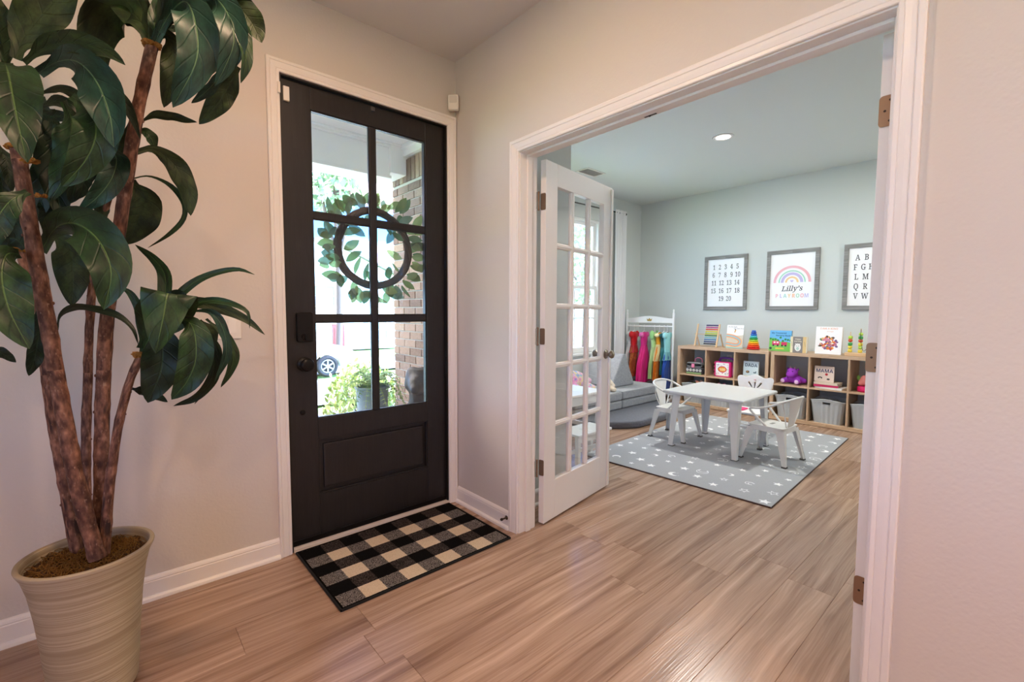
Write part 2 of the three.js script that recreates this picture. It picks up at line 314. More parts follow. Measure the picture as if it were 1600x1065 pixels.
function frenchDoor(name, label, pos, turn, hand) {
  const D = structGroup(name, label, pos, turn), W = 0.762, H = 2.02, T = 0.035, S = hand, wm = white;
  const bx = (n, x0, x1, y0, y1, z0 = -T, z1 = 0, r = 0.0015) => obj(n, box2(x0, x1, y0, y1, z0, z1, r), wm, D);
  bx('stile', 0, 0.112, 0.011, H + 0.011); bx('stile', 0.651, W, 0.011, H + 0.011);
  bx('rail', 0.112, 0.651, 1.908, H + 0.011); bx('rail', 0.112, 0.651, 0.011, 0.237);
  const pw = (0.539 - 2 * 0.036) / 3, ph = (1.671 - 4 * 0.032) / 5;
  for (let c = 1; c < 3; c++) obj('muntin', [box2(0.112 + c * pw + (c - 1) * 0.036, 0.112 + c * pw + c * 0.036, 0.237, 1.908, -T + 0.005, -0.005, 0.007), box2(0.124 + c * pw + (c - 1) * 0.036, 0.100 + c * pw + c * 0.036, 0.237, 1.908, -T + 0.001, -0.001, 0.002)], wm, D);
  for (let r = 1; r < 5; r++) for (let c = 0; c < 3; c++) { const x0 = 0.112 + c * (pw + 0.036), y0 = 0.237 + r * ph + (r - 1) * 0.032; obj('muntin', [box2(x0 - 0.004, x0 + pw + 0.004, y0, y0 + 0.032, -T + 0.005, -0.005, 0.007), box2(x0 - 0.01, x0 + pw + 0.01, y0 + 0.011, y0 + 0.021, -T + 0.001, -0.001, 0.002)], wm, D); }
  for (let r = 0; r < 5; r++) for (let c = 0; c < 3; c++) { const x0 = 0.112 + c * (pw + 0.036), y0 = 0.237 + r * (ph + 0.032); obj('pane', box2(x0 - 0.002, x0 + pw + 0.002, y0 - 0.002, y0 + ph + 0.002, -T / 2 - 0.0015, -T / 2 + 0.0015), glass, D); }
  bx('astragal', W - 0.022, W + 0.002, 0.016, H, hand > 0 ? 0 : -T - 0.009, hand > 0 ? 0.009 : -T, 0.002);
  const knob = lathe([[0, 0.062], [0.012, 0.061], [0.024, 0.054], [0.027, 0.044], [0.022, 0.034], [0.011, 0.028], [0.01, 0.009], [0.028, 0.006], [0.031, 0]]);
  for (const s of [1, -1]) obj('knob', knob.clone().rotateX(s * Math.PI / 2).translate(0.705, 0.927, s > 0 ? 0 : -T), chrome, D).userData.label = 'antique pewter round knob';
  return D;
}
const leafL = frenchDoor('door_2', 'white fifteen-pane french door leaf standing open beside the front door', [0.169, 0, 0.614], 9.27 * Math.PI / 180, 1);
const leafR = frenchDoor('door_3', 'white french door leaf folded open at the right jamb, seen edge-on', [0.129, 0, 2.0875], 0, -1);
const plate = (w, h, r) => ext(rrect(0, -h / 2, w, h / 2, r), 0.002, 0);
for (const [y, h] of [[1.808, 0.09], [1.074, 0.09], [0.332, 0.09]]) {
  const dots = (n, s) => [0.03, 0, -0.03].map((d, i) => new THREE.CylinderGeometry(0.0032, 0.0032, 0.001, 10).rotateZ(Math.PI / 2).translate(n, y + d, s + (i === 1 ? 0.006 : 0)));
  // left leaf: one plate on the jamb edge, one on the leaf edge, knuckle between
  const g = obj('hinge', [box2(0.117, 0.1205, y - h / 2, y + h / 2, 0.556, 0.592, 0.001), cyl(0.0055, 0.0055, h, 0.138, y, 0.589, 12), ball(0.0065, 0.138, y + h / 2, 0.589), ball(0.0065, 0.138, y - h / 2, 0.589)], bronze, scene.getObjectByName('trim_4'));
  obj('hinge_plate', ext(rrect(-0.033, y - h / 2, 0, y + h / 2, 0.009), 0.0025).rotateY(-Math.PI / 2).translate(-0.0005, 0, 0), bronze, leafL);
  obj('hinge_plate', ext(rrect(-0.0365, y - h / 2, -0.002, y + h / 2, 0.012), 0.0025).rotateY(-Math.PI / 2).translate(-0.0005, 0, 0), std(0x9a7c62, 0.45, { metalness: 0.75 }), leafR).userData.label = 'rounded bronze hinge plate';
  obj('hinge_screw', [0.03, 0, -0.03].map((d, i) => new THREE.CylinderGeometry(0.0035, 0.0035, 0.001, 10).rotateZ(Math.PI / 2).translate(-0.0032, y + d, i === 1 ? -0.022 : -0.010)), std(0x3b2f27, 0.4, { metalness: 0.8 }), leafR);
}
// ---------- playroom window, curtain ----------
function sashWindow(name, x0, x1, label) {
  const W = structGroup(name, label), y0 = WIN.y0, y1 = WIN.y1, z0 = WZ - 0.12, z1 = WZ - 0.02, b = (a, c, d, e, f, g, r = 0.002) => box2(a, c, d, e, f, g, r), mid = 1.54;
  obj('window_frame', [b(x0, x0 + 0.03, y0, y1, z0, z1), b(x1 - 0.03, x1, y0, y1, z0, z1), b(x0 + 0.03, x1 - 0.03, y1 - 0.03, y1, z0, z1), b(x0 + 0.03, x1 - 0.03, y0, y0 + 0.03, z0, z1)], whiteSash, W);
  const sash = (ya, yb, za, zb, lites) => {
    const s = obj('sash', [b(x0 + 0.03, x0 + 0.072, ya, yb, za, zb), b(x1 - 0.072, x1 - 0.03, ya, yb, za, zb), b(x0 + 0.072, x1 - 0.072, ya, ya + 0.042, za, zb), b(x0 + 0.072, x1 - 0.072, yb - 0.042, yb, za, zb)], whiteSash, W);
    obj('pane', box2(x0 + 0.07, x1 - 0.07, ya + 0.04, yb - 0.04, (za + zb) / 2 - 0.002, (za + zb) / 2 + 0.002), glass, s);
    if (lites) { const xm = (x0 + x1) / 2 - 0.03, ym = (ya + yb) / 2; obj('muntin', [b(xm - 0.009, xm + 0.009, ya + 0.04, yb - 0.04, za + 0.004, zb - 0.004), b(x0 + 0.07, xm - 0.009, ym - 0.009, ym + 0.009, za + 0.004, zb - 0.004), b(xm + 0.009, x1 - 0.07, ym - 0.009, ym + 0.009, za + 0.004, zb - 0.004)], whiteSash, s); }
  };
  sash(mid - 0.02, y1 - 0.03, WZ - 0.11, WZ - 0.078, false); sash(y0 + 0.03, mid + 0.02, WZ - 0.072, WZ - 0.04, true);
  obj('window_sill', b(x0 - 0.05, x1 + 0.05, y0 - 0.028, y0, WZ - 0.02, WZ + 0.045, 0.005), whiteSash, W);
}
{
  const W = structGroup('window_3', 'wide white window in the left hall wall, out of view, placed to light the right hall wall'), t = (BW.z1 - BW.z0) / 3;  // unseen window, placed to send cool daylight onto the right hall wall
  obj('window_frame', [box2(-3.59, -3.52, BW.y0, BW.y0 + 0.05, BW.z0, BW.z1), box2(-3.59, -3.52, BW.y1 - 0.05, BW.y1, BW.z0, BW.z1), ...[0, 1, 2, 3].map((k) => box2(-3.59, -3.52, BW.y0 + 0.05, BW.y1 - 0.05, BW.z0 + k * t - (k === 3 ? 0.05 : k ? 0.025 : 0), BW.z0 + k * t + (k === 0 ? 0.05 : k === 3 ? 0 : 0.025)))], whiteSash, W);
  for (let k = 0; k < 3; k++) obj('pane', box2(-3.557, -3.553, BW.y0 + 0.04, BW.y1 - 0.04, BW.z0 + k * t + 0.02, BW.z0 + (k + 1) * t - 0.02), glass, W);
}
sashWindow('window_1', WIN.x0, WIN.x1, 'white sash window of the playroom with bright daylight');
sashWindow('window_2', WIN2.x0, WIN2.x1, 'second white sash window, behind the wall stub');
{
  const rod = thing('curtain_rod', 'thin black curtain rod above the playroom window', 'curtain rod', [0, 0, 0]);
  const bm = std(0x22201f, 0.4, { metalness: 0.5 });
  obj('rod', new THREE.CylinderGeometry(0.009, 0.009, 2.55, 14).rotateZ(Math.PI / 2).translate(2.62, 2.585, WZ + 0.075), bm, rod);
  obj('finial', [ball(0.018, 1.34, 2.585, WZ + 0.075), ball(0.018, 3.90, 2.585, WZ + 0.075)], bm, rod);
  for (const x of [1.5, 3.85]) obj('bracket', [box2(x - 0.006, x + 0.006, 2.575, 2.595, WZ, WZ + 0.075), box2(x - 0.012, x + 0.012, 2.55, 2.62, WZ, WZ + 0.005)], bm, rod);
  const cloth = phys(0xf4f4f6, 0.9, { transmission: 0.15, thickness: 0 });
  const cur = (x0, x1, k) => grid(90, 30, (u, v) => { const y = 0.03 + v * 2.59, a = 0.022 * (1 - 0.25 * v); return [x0 + (x1 - x0) * u + 0.008 * Math.sin(9 * u + 4 * v), y, WZ + 0.075 + a * Math.sin(u * Math.PI * 2 * k + 0.5 * Math.sin(v * 3)) + 0.011 * (v > 0.97 ? 1 : 1)]; });
  cloth.side = THREE.DoubleSide;
  tag(obj('curtain', cur(3.65, 3.91, 5), cloth), 'white floor-length curtain panel beside the dress-up rack', 'curtain');
  tag(obj('curtain', cur(1.36, 1.62, 5), cloth), 'white curtain panel at the far left end of the black rod, behind the glass door', 'curtain');
}
// ---------- ceiling fittings ----------
DOWNLIGHTS.forEach(([x, z, h, power, color], i) => {
  const t = thing('ceiling_light', i === 4 ? 'round recessed ceiling light glowing in the playroom ceiling' : 'recessed ceiling light out of view ' + ['placed to light the right hall wall', 'placed to light the middle of the hall', 'placed to light the hall just inside the black door', 'placed to light the far back corner of the hall', '', 'added to light the playroom from its far end'][i], 'ceiling light', [x, h, z], 0, 'recessed ceiling lights');
  obj('trim_ring', lathe([[0.062, -0.002], [0.066, -0.006], [0.084, -0.005], [0.088, 0], [0.062, 0]]), std(0xf2f0ec, 0.5), t);
  obj('lens', cyl(0.062, 0.062, 0.003, 0, -0.0025, 0, 32), std(0xffffff, 0.5, { emissive: color, emissiveIntensity: 2.2 }), t);
  const l = new THREE.RectAreaLight(color, power, 0.11, 0.11);
  l.position.set(0, -0.012, 0); l.rotation.x = -Math.PI / 2; t.add(l);
});
{
  const v = thing('air_vent', 'white louvred air vent in the playroom ceiling near the door', 'vent', [2.55, PLAY, -1.03]);
  obj('vent_frame', [box2(-0.16, 0.16, -0.008, 0, -0.09, -0.07, 0.002), box2(-0.16, 0.16, -0.008, 0, 0.07, 0.09, 0.002), box2(-0.16, -0.14, -0.008, 0, -0.07, 0.07, 0.002), box2(0.14, 0.16, -0.008, 0, -0.07, 0.07, 0.002)], white, v);
  for (let i = 0; i < 9; i++) obj('louvre', box(0.28, 0.0015, 0.018, 0, 0, 0).rotateX(0.7).translate(0, -0.005, -0.06 + i * 0.015), white, v);
  obj('duct', box2(-0.14, 0.14, -0.0015, 0, -0.07, 0.07), std(0x98a19e, 0.9), v);
}
// ---------- hall things ----------
{
  const cols = 9, rows = 6, W = 0.905, H = 0.585;
  const tex = dataTex(1152, 768, (u, v) => {
    const bx = 0.012 / W, by = 0.012 / H; if (u < bx || u > 1 - bx || v < by || v > 1 - by) return [9, 9, 10];
    const jx = (hash(u * 300, v * 200, 2) - 0.5) * 0.004, i = Math.floor(((u + jx - bx) / (1 - 2 * bx)) * cols), j = Math.floor(((v + jx - by) / (1 - 2 * by)) * rows), n = hash(u * 460, v * 300, 5);
    if (j % 2 === 0) return i % 2 === 0 ? mix([9, 9, 10], [20, 20, 21], n) : (n > 0.62 ? mix([70, 64, 62], [92, 84, 80], n) : [26, 24, 25]);
    return i % 2 === 0 ? (n > 0.42 ? mix([98, 92, 88], [148, 142, 136], n) : [42, 40, 42]) : mix([196, 178, 152], [222, 205, 180], n);
  });
  tex.repeat.set(1, 1);
  const m = thing('door_mat', 'black, grey and cream buffalo plaid mat in front of the black door', 'door mat', [-0.526, 0, 0.315], 0.006);
  const top = box2(-W / 2, W / 2, 0.0005, 0.009, -H / 2, H / 2, 0.003); const p = top.attributes.position, uv = top.attributes.uv; for (let i = 0; i < p.count; i++) uv.setXY(i, p.getX(i) / W + 0.5, p.getZ(i) / H + 0.5);
  obj('carpet', top, phys(0xffffff, 1, { map: tex, bumpMap: tex, bumpScale: 0.0015, specularIntensity: 0.15 }), m);
  obj('binding', [[-W / 2, -H / 2, W / 2, -H / 2], [-W / 2, H / 2, W / 2, H / 2], [-W / 2, -H / 2, -W / 2, H / 2], [W / 2, -H / 2, W / 2, H / 2]].map(([a, b, c, d]) => tube([[a, 0.0055, b], [(a + c) / 2, 0.0055, (b + d) / 2], [c, 0.0055, d]], 0.0052, 4, false, 8)), std(0x0c0c0d, 0.9), m);
}
{
  const wp = std(0xe9e4dc, 0.45);
  const s = thing('motion_sensor', 'small white motion sensor box in the ceiling corner above the black door', 'sensor', [-0.027, 2.452, 0.027], -Math.PI / 4);
  obj('housing', [ext(rrect(-0.031, -0.044, 0.031, 0.044, 0.008), 0.034, 0.006).translate(0, 0, 0.0)], wp, s);
  obj('lens', ext(rrect(-0.022, -0.006, 0.022, 0.034, 0.004), 0.004, 0.0015).translate(0, 0, 0.033), std(0xd8d2c8, 0.3), s);
  obj('mounting_bracket', ext(poly([[-0.03, 0], [0.03, 0], [0, 0.03]]), 0.06).rotateX(-Math.PI / 2).rotateY(Math.PI).translate(0, -0.03, 0), wp, s);
  const c = thing('contact_sensor', 'white contact sensor at the top left corner of the black door', 'sensor', [-0.959, 2.243, -0.022]);
  obj('housing', ext(rrect(-0.014, -0.034, 0.014, 0.034, 0.004), 0.014, 0.003), wp, c);
  const g = thing('sensor_magnet', 'slim white sensor magnet on the casing beside the contact sensor', 'sensor', [-0.9985, 2.25, 0.0125]);
  obj('housing', ext(rrect(-0.006, -0.026, 0.006, 0.026, 0.004), 0.011, 0.003), wp, g);
  const l = thing('light_switch', 'white two-rocker light switch plate on the wall behind the plant leaves', 'switch', [-1.241, 1.142, 0]);
  obj('wall_plate', ext(rrect(-0.058, -0.058, 0.058, 0.058, 0.004), 0.006, 0.0025), wp, l);
  for (const x of [-0.023, 0.023]) obj('rocker', box(0.033, 0.066, 0.006, 0, 0, 0, 0.0015).rotateX(0.06).translate(x, 0, 0.006), std(0xf1ece5, 0.35), l);
  const d = thing('door_stop', 'dark round door stop screwed to the baseboard beside the casing', 'door stop', [-0.0125, 0.064, 0.505], -Math.PI / 2);
  obj('post', lathe([[0, 0.03], [0.004, 0.03], [0.005, 0.004], [0.012, 0.002], [0.012, 0]], 20).rotateX(Math.PI / 2), std(0x4b423b, 0.4, { metalness: 0.7 }), d);
  obj('bumper', lathe([[0, 0.043], [0.006, 0.042], [0.008, 0.036], [0.007, 0.029], [0, 0.029]], 20).rotateX(Math.PI / 2), std(0x2b2826, 0.8), d);
}
// ---------- the tall potted plant ----------
{
  const PC = [-1.7105, 0, 0.478], plant = thing('potted_plant', 'tall leafy artificial dracaena in a ribbed cream pot left of the black door', 'potted plant', PC);
  const local = (v) => v.clone().sub(V(...PC));
  const potTex = dataTex(128, 1024, (u, v) => { const n = vnoise(v * 210, u * 3, 8, 0, 3), m = vnoise(v * 90, u * 2, 18, 0, 2), b = fbm(u * 3, v * 5, 12, 3); return mix([138, 121, 95], [210, 197, 170], Math.min(1, 0.55 * n + 0.18 * m + 0.25 * b)); });
  const potM = std(0xffffff, 0.75, { map: potTex, bumpMap: potTex, bumpScale: 0.0014 });
  obj('pot', lathe([[0, 0.002], [0.09, 0.002], [0.101, 0.008], [0.106, 0.022], [0.112, 0.10], [0.119, 0.2], [0.128, 0.3], [0.139, 0.38], [0.151, 0.43], [0.1615, 0.452], [0.1635, 0.458], [0.162, 0.462], [0.152, 0.463], [0.149, 0.457], [0.143, 0.425], [0.125, 0.36], [0, 0.36]], 64), potM, plant);
  { const g = plant.children[0].geometry, p = g.attributes.position, uv = g.attributes.uv; for (let i = 0; i < p.count; i++) uv.setY(i, p.getY(i) / 0.47); }
  const mossTex = dataTex(256, 256, (u, v) => { const n = fbm(u * 40, v * 40, 6, 4); return mix([26, 17, 7], [140, 92, 30], Math.max(0, n * 2.2 - 0.65)); });
  const mossM = std(0xffffff, 0.95, { map: mossTex });
  const tuftM = std(0xb4803a, 0.95, { map: mossTex, emissive: 0x000000 });
  tuftM.map = null; tuftM.color.set(0x8a5c22);
  const tuft = (cx, cy, cz, R, n, r) => {
    const parts = [];
    for (let i = 0; i < n; i++) { const a = rnd(0, 6.28), rr = R * Math.sqrt(rnd()), x = cx + rr * Math.cos(a), z = cz + rr * Math.sin(a); const g = new THREE.IcosahedronGeometry(r * rnd(0.5, 1.3), 1), p = g.attributes.position; for (let q = 0; q < p.count; q++) { const k = 0.65 + 0.7 * hash(p.getX(q) * 999 + i, p.getY(q) * 999, p.getZ(q) * 999); p.setXYZ(q, p.getX(q) * k, p.getY(q) * k * 0.8, p.getZ(q) * k); } g.computeVertexNormals(); parts.push(g.rotateY(rnd(0, 6)).translate(x, cy + rnd(-0.4, 0.6) * r, z)); }
    return parts;
  };
  const strands = (R, n, y) => { const g = []; for (let i = 0; i < n; i++) { const a = rnd(0, 6.28), r = R * Math.sqrt(rnd()), x = r * Math.cos(a), z = r * Math.sin(a), b = rnd(0, 6.28), l = rnd(0.008, 0.022); g.push(tube([[x, y - 0.004, z], [x + l * Math.cos(b), y + rnd(0.002, 0.02), z + l * Math.sin(b)], [x + 1.9 * l * Math.cos(b + 0.6), y + rnd(-0.004, 0.008), z + 1.9 * l * Math.sin(b + 0.6)]], 0.0011, 5, false, 4)); } return g; };
  const moss = obj('moss', [...tuft(0, 0.430, 0, 0.138, 460, 0.0105), cyl(0.139, 0.139, 0.03, 0, 0.414, 0)], mossM, plant); moss.userData.kind = 'stuff';
  obj('moss_strands', strands(0.112, 700, 0.437), std(0x7c5620, 0.95), moss).userData.kind = 'stuff';
  const bark = dataTex(256, 512, (u, v) => { const a = fbm(u * 9, v * 22, 3, 4), b = fbm(u * 26, v * 50, 13, 3), c = fbm(u * 4, v * 7, 23, 3); let k = mix([66, 38, 28], [150, 106, 84], Math.max(0, a * 2.0 - 0.45)); if (b > 0.57) k = mix(k, [176, 146, 126], (b - 0.57) * 3); if (c > 0.53) k = mix(k, [40, 24, 19], Math.min(0.85, (c - 0.53) * 7)); return k; });
  bark.repeat.set(1, 1);
  const barkM = std(0xffffff, 0.85, { map: bark, bumpMap: bark, bumpScale: 0.004 });
  function trunk(px, r0, r1, sd) {
    const curve = new THREE.CatmullRomCurve3(px.map((p) => local(at(...p)))), L = curve.getLength(), N = 70, fr = curve.computeFrenetFrames(N, false), pts = [];
    for (let i = 0; i <= N; i++) pts.push(curve.getPointAt(i / N));
    const g = grid(20, N, (u, v) => {
      const i = Math.round(v * N), a = u * Math.PI * 2, nm = fr.normals[i], bn = fr.binormals[i];
      let r = r0 + (r1 - r0) * v; r *= 0.92 + 0.16 * vnoise(u * 6, v * L * 30, sd, 6, 0) + 0.10 * Math.max(0, Math.sin(v * L * 38 + sd)) ** 8;
      const p = pts[i]; return [p.x + r * (Math.cos(a) * nm.x + Math.sin(a) * bn.x), p.y + r * (Math.cos(a) * nm.y + Math.sin(a) * bn.y), p.z + r * (Math.cos(a) * nm.z + Math.sin(a) * bn.z)];
    }, true);
    const uv = g.attributes.uv; for (let i = 0; i < uv.count; i++) uv.setXY(i, uv.getX(i) + sd * 0.17, uv.getY(i) * L * 1.7);
    const knobs = [];
    for (let i = 0; i < 9; i++) { const v = rnd(0.1, 0.95), k = Math.round(v * N), a = rnd(0, 6.28), r = (r0 + (r1 - r0) * v), p = pts[k].clone().addScaledVector(fr.normals[k], r * Math.cos(a)).addScaledVector(fr.binormals[k], r * Math.sin(a)); knobs.push(ball(r * 0.22, p.x, p.y, p.z, 1, 1.3, 1, 8)); }
    const end = pts[N], t = obj('trunk', [g, ...knobs, ball(r1 * 0.98, end.x, end.y, end.z, 1, 1, 1, 14)], barkM, plant);
    obj('moss_tuft', tuft(end.x, end.y + 0.004, end.z, r1 * 1.25, 90, 0.0068), tuftM, t);
    return t;
  }
  const t1 = trunk([[152, 872, 1.395], [122, 760, 1.37], [98, 640, 1.34], [72, 490, 1.30], [54, 390, 1.28], [40, 310, 1.27], [28, 232, 1.27]], 0.0205, 0.0165, 1);
  trunk([[150, 868, 1.44], [157, 780, 1.44], [160, 640, 1.43], [168, 490, 1.42], [190, 335, 1.41], [212, 190, 1.40], [237, 72, 1.40]], 0.0195, 0.016, 2);
  trunk([[136, 862, 1.50], [134, 730, 1.50], [137, 600, 1.50], [143, 460, 1.50], [156, 360, 1.49], [171, 305, 1.48]], 0.0145, 0.0092, 3);
  trunk([[163, 866, 1.43], [171, 760, 1.42], [186, 660, 1.41], [204, 592, 1.40], [219, 556, 1.40]], 0.0148, 0.0105, 4);
  trunk([[122, 868, 1.46], [98, 740, 1.47], [78, 620, 1.48], [62, 500, 1.48], [34, 392, 1.47]], 0.0165, 0.0145, 5);
  { const p = local(at(46, 252, 1.25)), q = local(at(64, 306, 1.25)); obj('moss_tuft', [...tuft(p.x, p.y, p.z, 0.016, 26, 0.006), ...tuft(q.x, q.y, q.z, 0.01, 16, 0.005)], tuftM, t1); }
  // leaves
  const leafTex = (lo, hi, vein, sd) => dataTex(256, 512, (u, v) => {
    const s = Math.abs(u - 0.5) * 2, n = fbm(u * 5, v * 7, sd, 4), f = fbm(u * 30, v * 60, sd + 5, 3);
    let c = mix(lo, hi, Math.max(0, Math.min(1, n * 1.1 + (f - 0.5) * 0.5)));
    const k = (v * 8.3 - s * 1.3 + 0.25 * fbm(u * 3, v * 9, 61, 2) + 40) % 1, side = Math.min(k, 1 - k); if (side < 0.03 && s > 0.03) c = mix(c, lo, 0.38 * (1 - side / 0.03));
    if (s < 0.05) c = mix(c, vein, 0.85 * (1 - s / 0.05));
    return c;
  });
  const leafBump = dataTex(128, 512, (u, v) => { const s = Math.abs(u - 0.5) * 2, k = (v * 8.3 - s * 1.3 + 0.25 * fbm(u * 3, v * 9, 61, 2) + 40) % 1, side = Math.min(k, 1 - k); const n = 150 - 90 * Math.exp(-((side / 0.05) ** 2)) - (s < 0.05 ? 60 : 0) + 60 * (fbm(u * 4, v * 16, 9, 3) - 0.5); return [n, n, n]; }, false);
  const LT = [leafTex([14, 30, 17], [48, 78, 40], [96, 120, 62], 1), leafTex([12, 32, 24], [40, 78, 60], [112, 136, 92], 2), leafTex([16, 28, 12], [58, 74, 36], [40, 56, 26], 3), leafTex([10, 22, 12], [30, 52, 28], [50, 70, 38], 4)];
  const LM = LT.map((t, i) => phys(0xffffff, [0.46, 0.44, 0.56, 0.5][i], { map: t, bumpMap: leafBump, bumpScale: 0.0025, side: THREE.DoubleSide, transmission: 0, specularIntensity: 0.6 }));
  let leafNo = 0;
  // a wide lens stretches what lies far from its axis, so a width read there counts for less
  const squeeze = (pts) => { const n = pts.length, [x, y] = pts[n >> 1], rx = (x - 800) / FOCAL, ry = (y - 532) / FOCAL, r = Math.hypot(rx, ry), c = 1 / Math.sqrt(1 + r * r), dx = pts[n - 1][0] - pts[0][0], dy = pts[n - 1][1] - pts[0][1], l = Math.hypot(dx, dy) || 1, k = (-dy * rx + dx * ry) / l / r; return 1 / Math.sqrt(k * k / (c * c) + 1 - k * k); };
  // midrib pixels with distances, width in pixels at its middle, material, roll about the midrib, fold, peak of width
  function leaf(pts, width, mat = 0, roll = 0, fold = 0.22, peak = 0.5) {
    const sd = leafNo++, P = pts.map((p) => local(at(...p))), curve = new THREE.CatmullRomCurve3(P), eye = local(EYE), dm = pts[Math.floor(pts.length / 2)][2], half = width * dm / FOCAL / 2 * squeeze(pts), e = Math.log(0.5) / Math.log(peak);
    const N = 26, M = 8, cr = [], tg = [];
    for (let i = 0; i <= N; i++) { cr.push(curve.getPointAt(i / N)); tg.push(curve.getTangentAt(i / N)); }
    let prev = null;
    const fr = cr.map((p, i) => { let w = tg[i].clone().cross(eye.clone().sub(p).normalize()); if (w.length() < 0.15 && prev) w = prev.clone(); w.addScaledVector(tg[i], -w.dot(tg[i])).normalize(); if (prev && w.dot(prev) < 0) w.negate(); w = prev ? w.lerp(prev, 0.5).normalize() : w; prev = w.clone(); const n = w.clone().cross(tg[i]).normalize(), c = Math.cos(roll), s = Math.sin(roll); return [w.clone().multiplyScalar(c).addScaledVector(n, s), n.multiplyScalar(c).addScaledVector(w, -s)]; });
    const g = grid(M, N, (u, v) => {
      const i = Math.round(v * N), s = (u - 0.5) * 2, sp = Math.sin(Math.PI * v ** e);
      let w = half * Math.max(sp, 0) ** 0.72; if (v < 0.3) w = Math.max(w * (0.45 + 0.55 * (v / 0.3)), half * 0.26); w *= v > 0.97 ? 0.4 : 1; if (i === N) w = 0.0004;
      const lift = w * fold * Math.abs(s) ** 1.4 + half * 0.24 * s * s * Math.sin(v * 17 + sd * 2.1 + (s > 0 ? 1.3 : 0)) * Math.sin(Math.PI * v), [wd, nm] = fr[i], p = cr[i];
      return [p.x + wd.x * s * w + nm.x * lift, p.y + wd.y * s * w + nm.y * lift, p.z + wd.z * s * w + nm.z * lift];
    });
    const uv = g.attributes.uv; for (let i = 0; i < uv.count; i++) uv.setY(i, uv.getY(i) * 0.96 + (sd % 7) * 0.31);
    return obj('leaf', g, LM[mat], plant);
  }
  // crown on the leaning front trunk (left edge)
  leaf([[24, 92, 1.33], [36, 60, 1.34], [58, 30, 1.35], [86, -2, 1.36], [118, -50, 1.37]], 92, 2, 0.2);
  leaf([[10, 110, 1.33], [2, 62, 1.33], [-14, 8, 1.32], [-30, -40, 1.3]], 54, 2, -0.2);
  leaf([[38, 98, 1.30], [68, 74, 1.28], [105, 66, 1.26], [150, 74, 1.24], [182, 90, 1.23], [196, 102, 1.23]], 40, 2, 0.25);
  leaf([[60, 114, 1.33], [88, 97, 1.30], [120, 96, 1.27], [150, 126, 1.25], [172, 180, 1.24], [178, 230, 1.24]], 62, 1, -0.2, 0.25, 0.62);
  leaf([[118, 96, 1.34], [150, 112, 1.32], [186, 150, 1.30], [208, 188, 1.30], [219, 218, 1.30]], 22, 3, 0.7);
  leaf([[112, 150, 1.30], [142, 172, 1.26], [150, 210, 1.24], [134, 250, 1.23], [96, 292, 1.22]], 76, 0, 0.1, 0.2, 0.52);
  leaf([[100, 158, 1.34], [112, 190, 1.32], [108, 240, 1.30], [98, 280, 1.29], [77, 316, 1.28]], 60, 0, -0.5);
  leaf([[170, 228, 1.36], [182, 250, 1.33], [174, 280, 1.31], [150, 310, 1.30], [121, 332, 1.29]], 48, 1, 0.1, 0.2, 0.45);
  leaf([[8, 98, 1.25], [14, 118, 1.17], [23, 165, 1.13], [33, 212, 1.12], [43, 254, 1.12]], 104, 0, 0.05, 0.18, 0.4);
  leaf([[62, 150, 1.42], [78, 200, 1.44], [84, 270, 1.45], [98, 346, 1.45]], 60, 3, 0.2);
  leaf([[80, 170, 1.44], [90, 220, 1.45], [70, 290, 1.45], [60, 345, 1.45]], 56, 3, -0.3);
  leaf([[110, 170, 1.46], [130, 230, 1.46], [120, 280, 1.46], [110, 318, 1.46]], 62, 3, 0.3);
  leaf([[60, 148, 1.38], [92, 139, 1.36], [118, 149, 1.35], [142, 172, 1.34], [160, 200, 1.34]], 17, 3, 0.6);
  leaf([[58, 170, 1.40], [90, 158, 1.38], [108, 168, 1.37], [112, 200, 1.37], [104, 236, 1.37]], 22, 3, 0.5);
  leaf([[48, 168, 1.42], [72, 180, 1.42], [100, 182, 1.42], [120, 190, 1.42]], 18, 3, 0.2);
  leaf([[44, 300, 1.20], [18, 312, 1.16], [-6, 345, 1.14], [-20, 400, 1.13]], 62, 0, -0.2);
  leaf([[-6, 222, 1.38], [8, 246, 1.38], [14, 276, 1.38], [19, 300, 1.38]], 26, 3, 0.4);
  leaf([[-14, 240, 1.40], [-2, 262, 1.40], [4, 300, 1.40], [2, 330, 1.40]], 34, 3, 0.2);
  leaf([[150, 260, 1.45], [132, 280, 1.45], [126, 300, 1.45], [118, 312, 1.45]], 26, 3, 0.4);
  leaf([[168, 286, 1.47], [160, 310, 1.47], [158, 335, 1.47], [166, 346, 1.47]], 30, 2, 0.4);
  leaf([[165, 255, 1.50], [195, 235, 1.48], [208, 205, 1.47], [214, 168, 1.46]], 30, 2, 0.3);
  // crown on the hidden back-left trunk
  leaf([[30, 396, 1.25], [10, 398, 1.19], [3, 430, 1.16], [14, 482, 1.15], [46, 545, 1.15]], 92, 0, 0.0, 0.2, 0.5);
  leaf([[62, 512, 1.36], [58, 540, 1.35], [52, 566, 1.35], [45, 587, 1.35]], 30, 3, 0.2);
  leaf([[64, 392, 1.36], [88, 355, 1.31], [122, 350, 1.27], [156, 378, 1.25], [174, 425, 1.24], [162, 484, 1.24]], 70, 0, 0.05, 0.22, 0.6);
  leaf([[84, 362, 1.46], [108, 386, 1.46], [114, 425, 1.46], [112, 478, 1.46]], 62, 2, 0.0, 0.15, 0.45);
  leaf([[40, 388, 1.40], [20, 372, 1.38], [-12, 384, 1.36]], 44, 3, 0.2);
  leaf([[90, 515, 1.42], [94, 494, 1.40], [116, 480, 1.38], [150, 484, 1.37], [186, 494, 1.37], [207, 514, 1.37], [216, 538, 1.37]], 14, 3, 0.7);
  leaf([[-24, 540, 1.34], [0, 550, 1.34], [25, 566, 1.34]], 18, 3, 0.3);
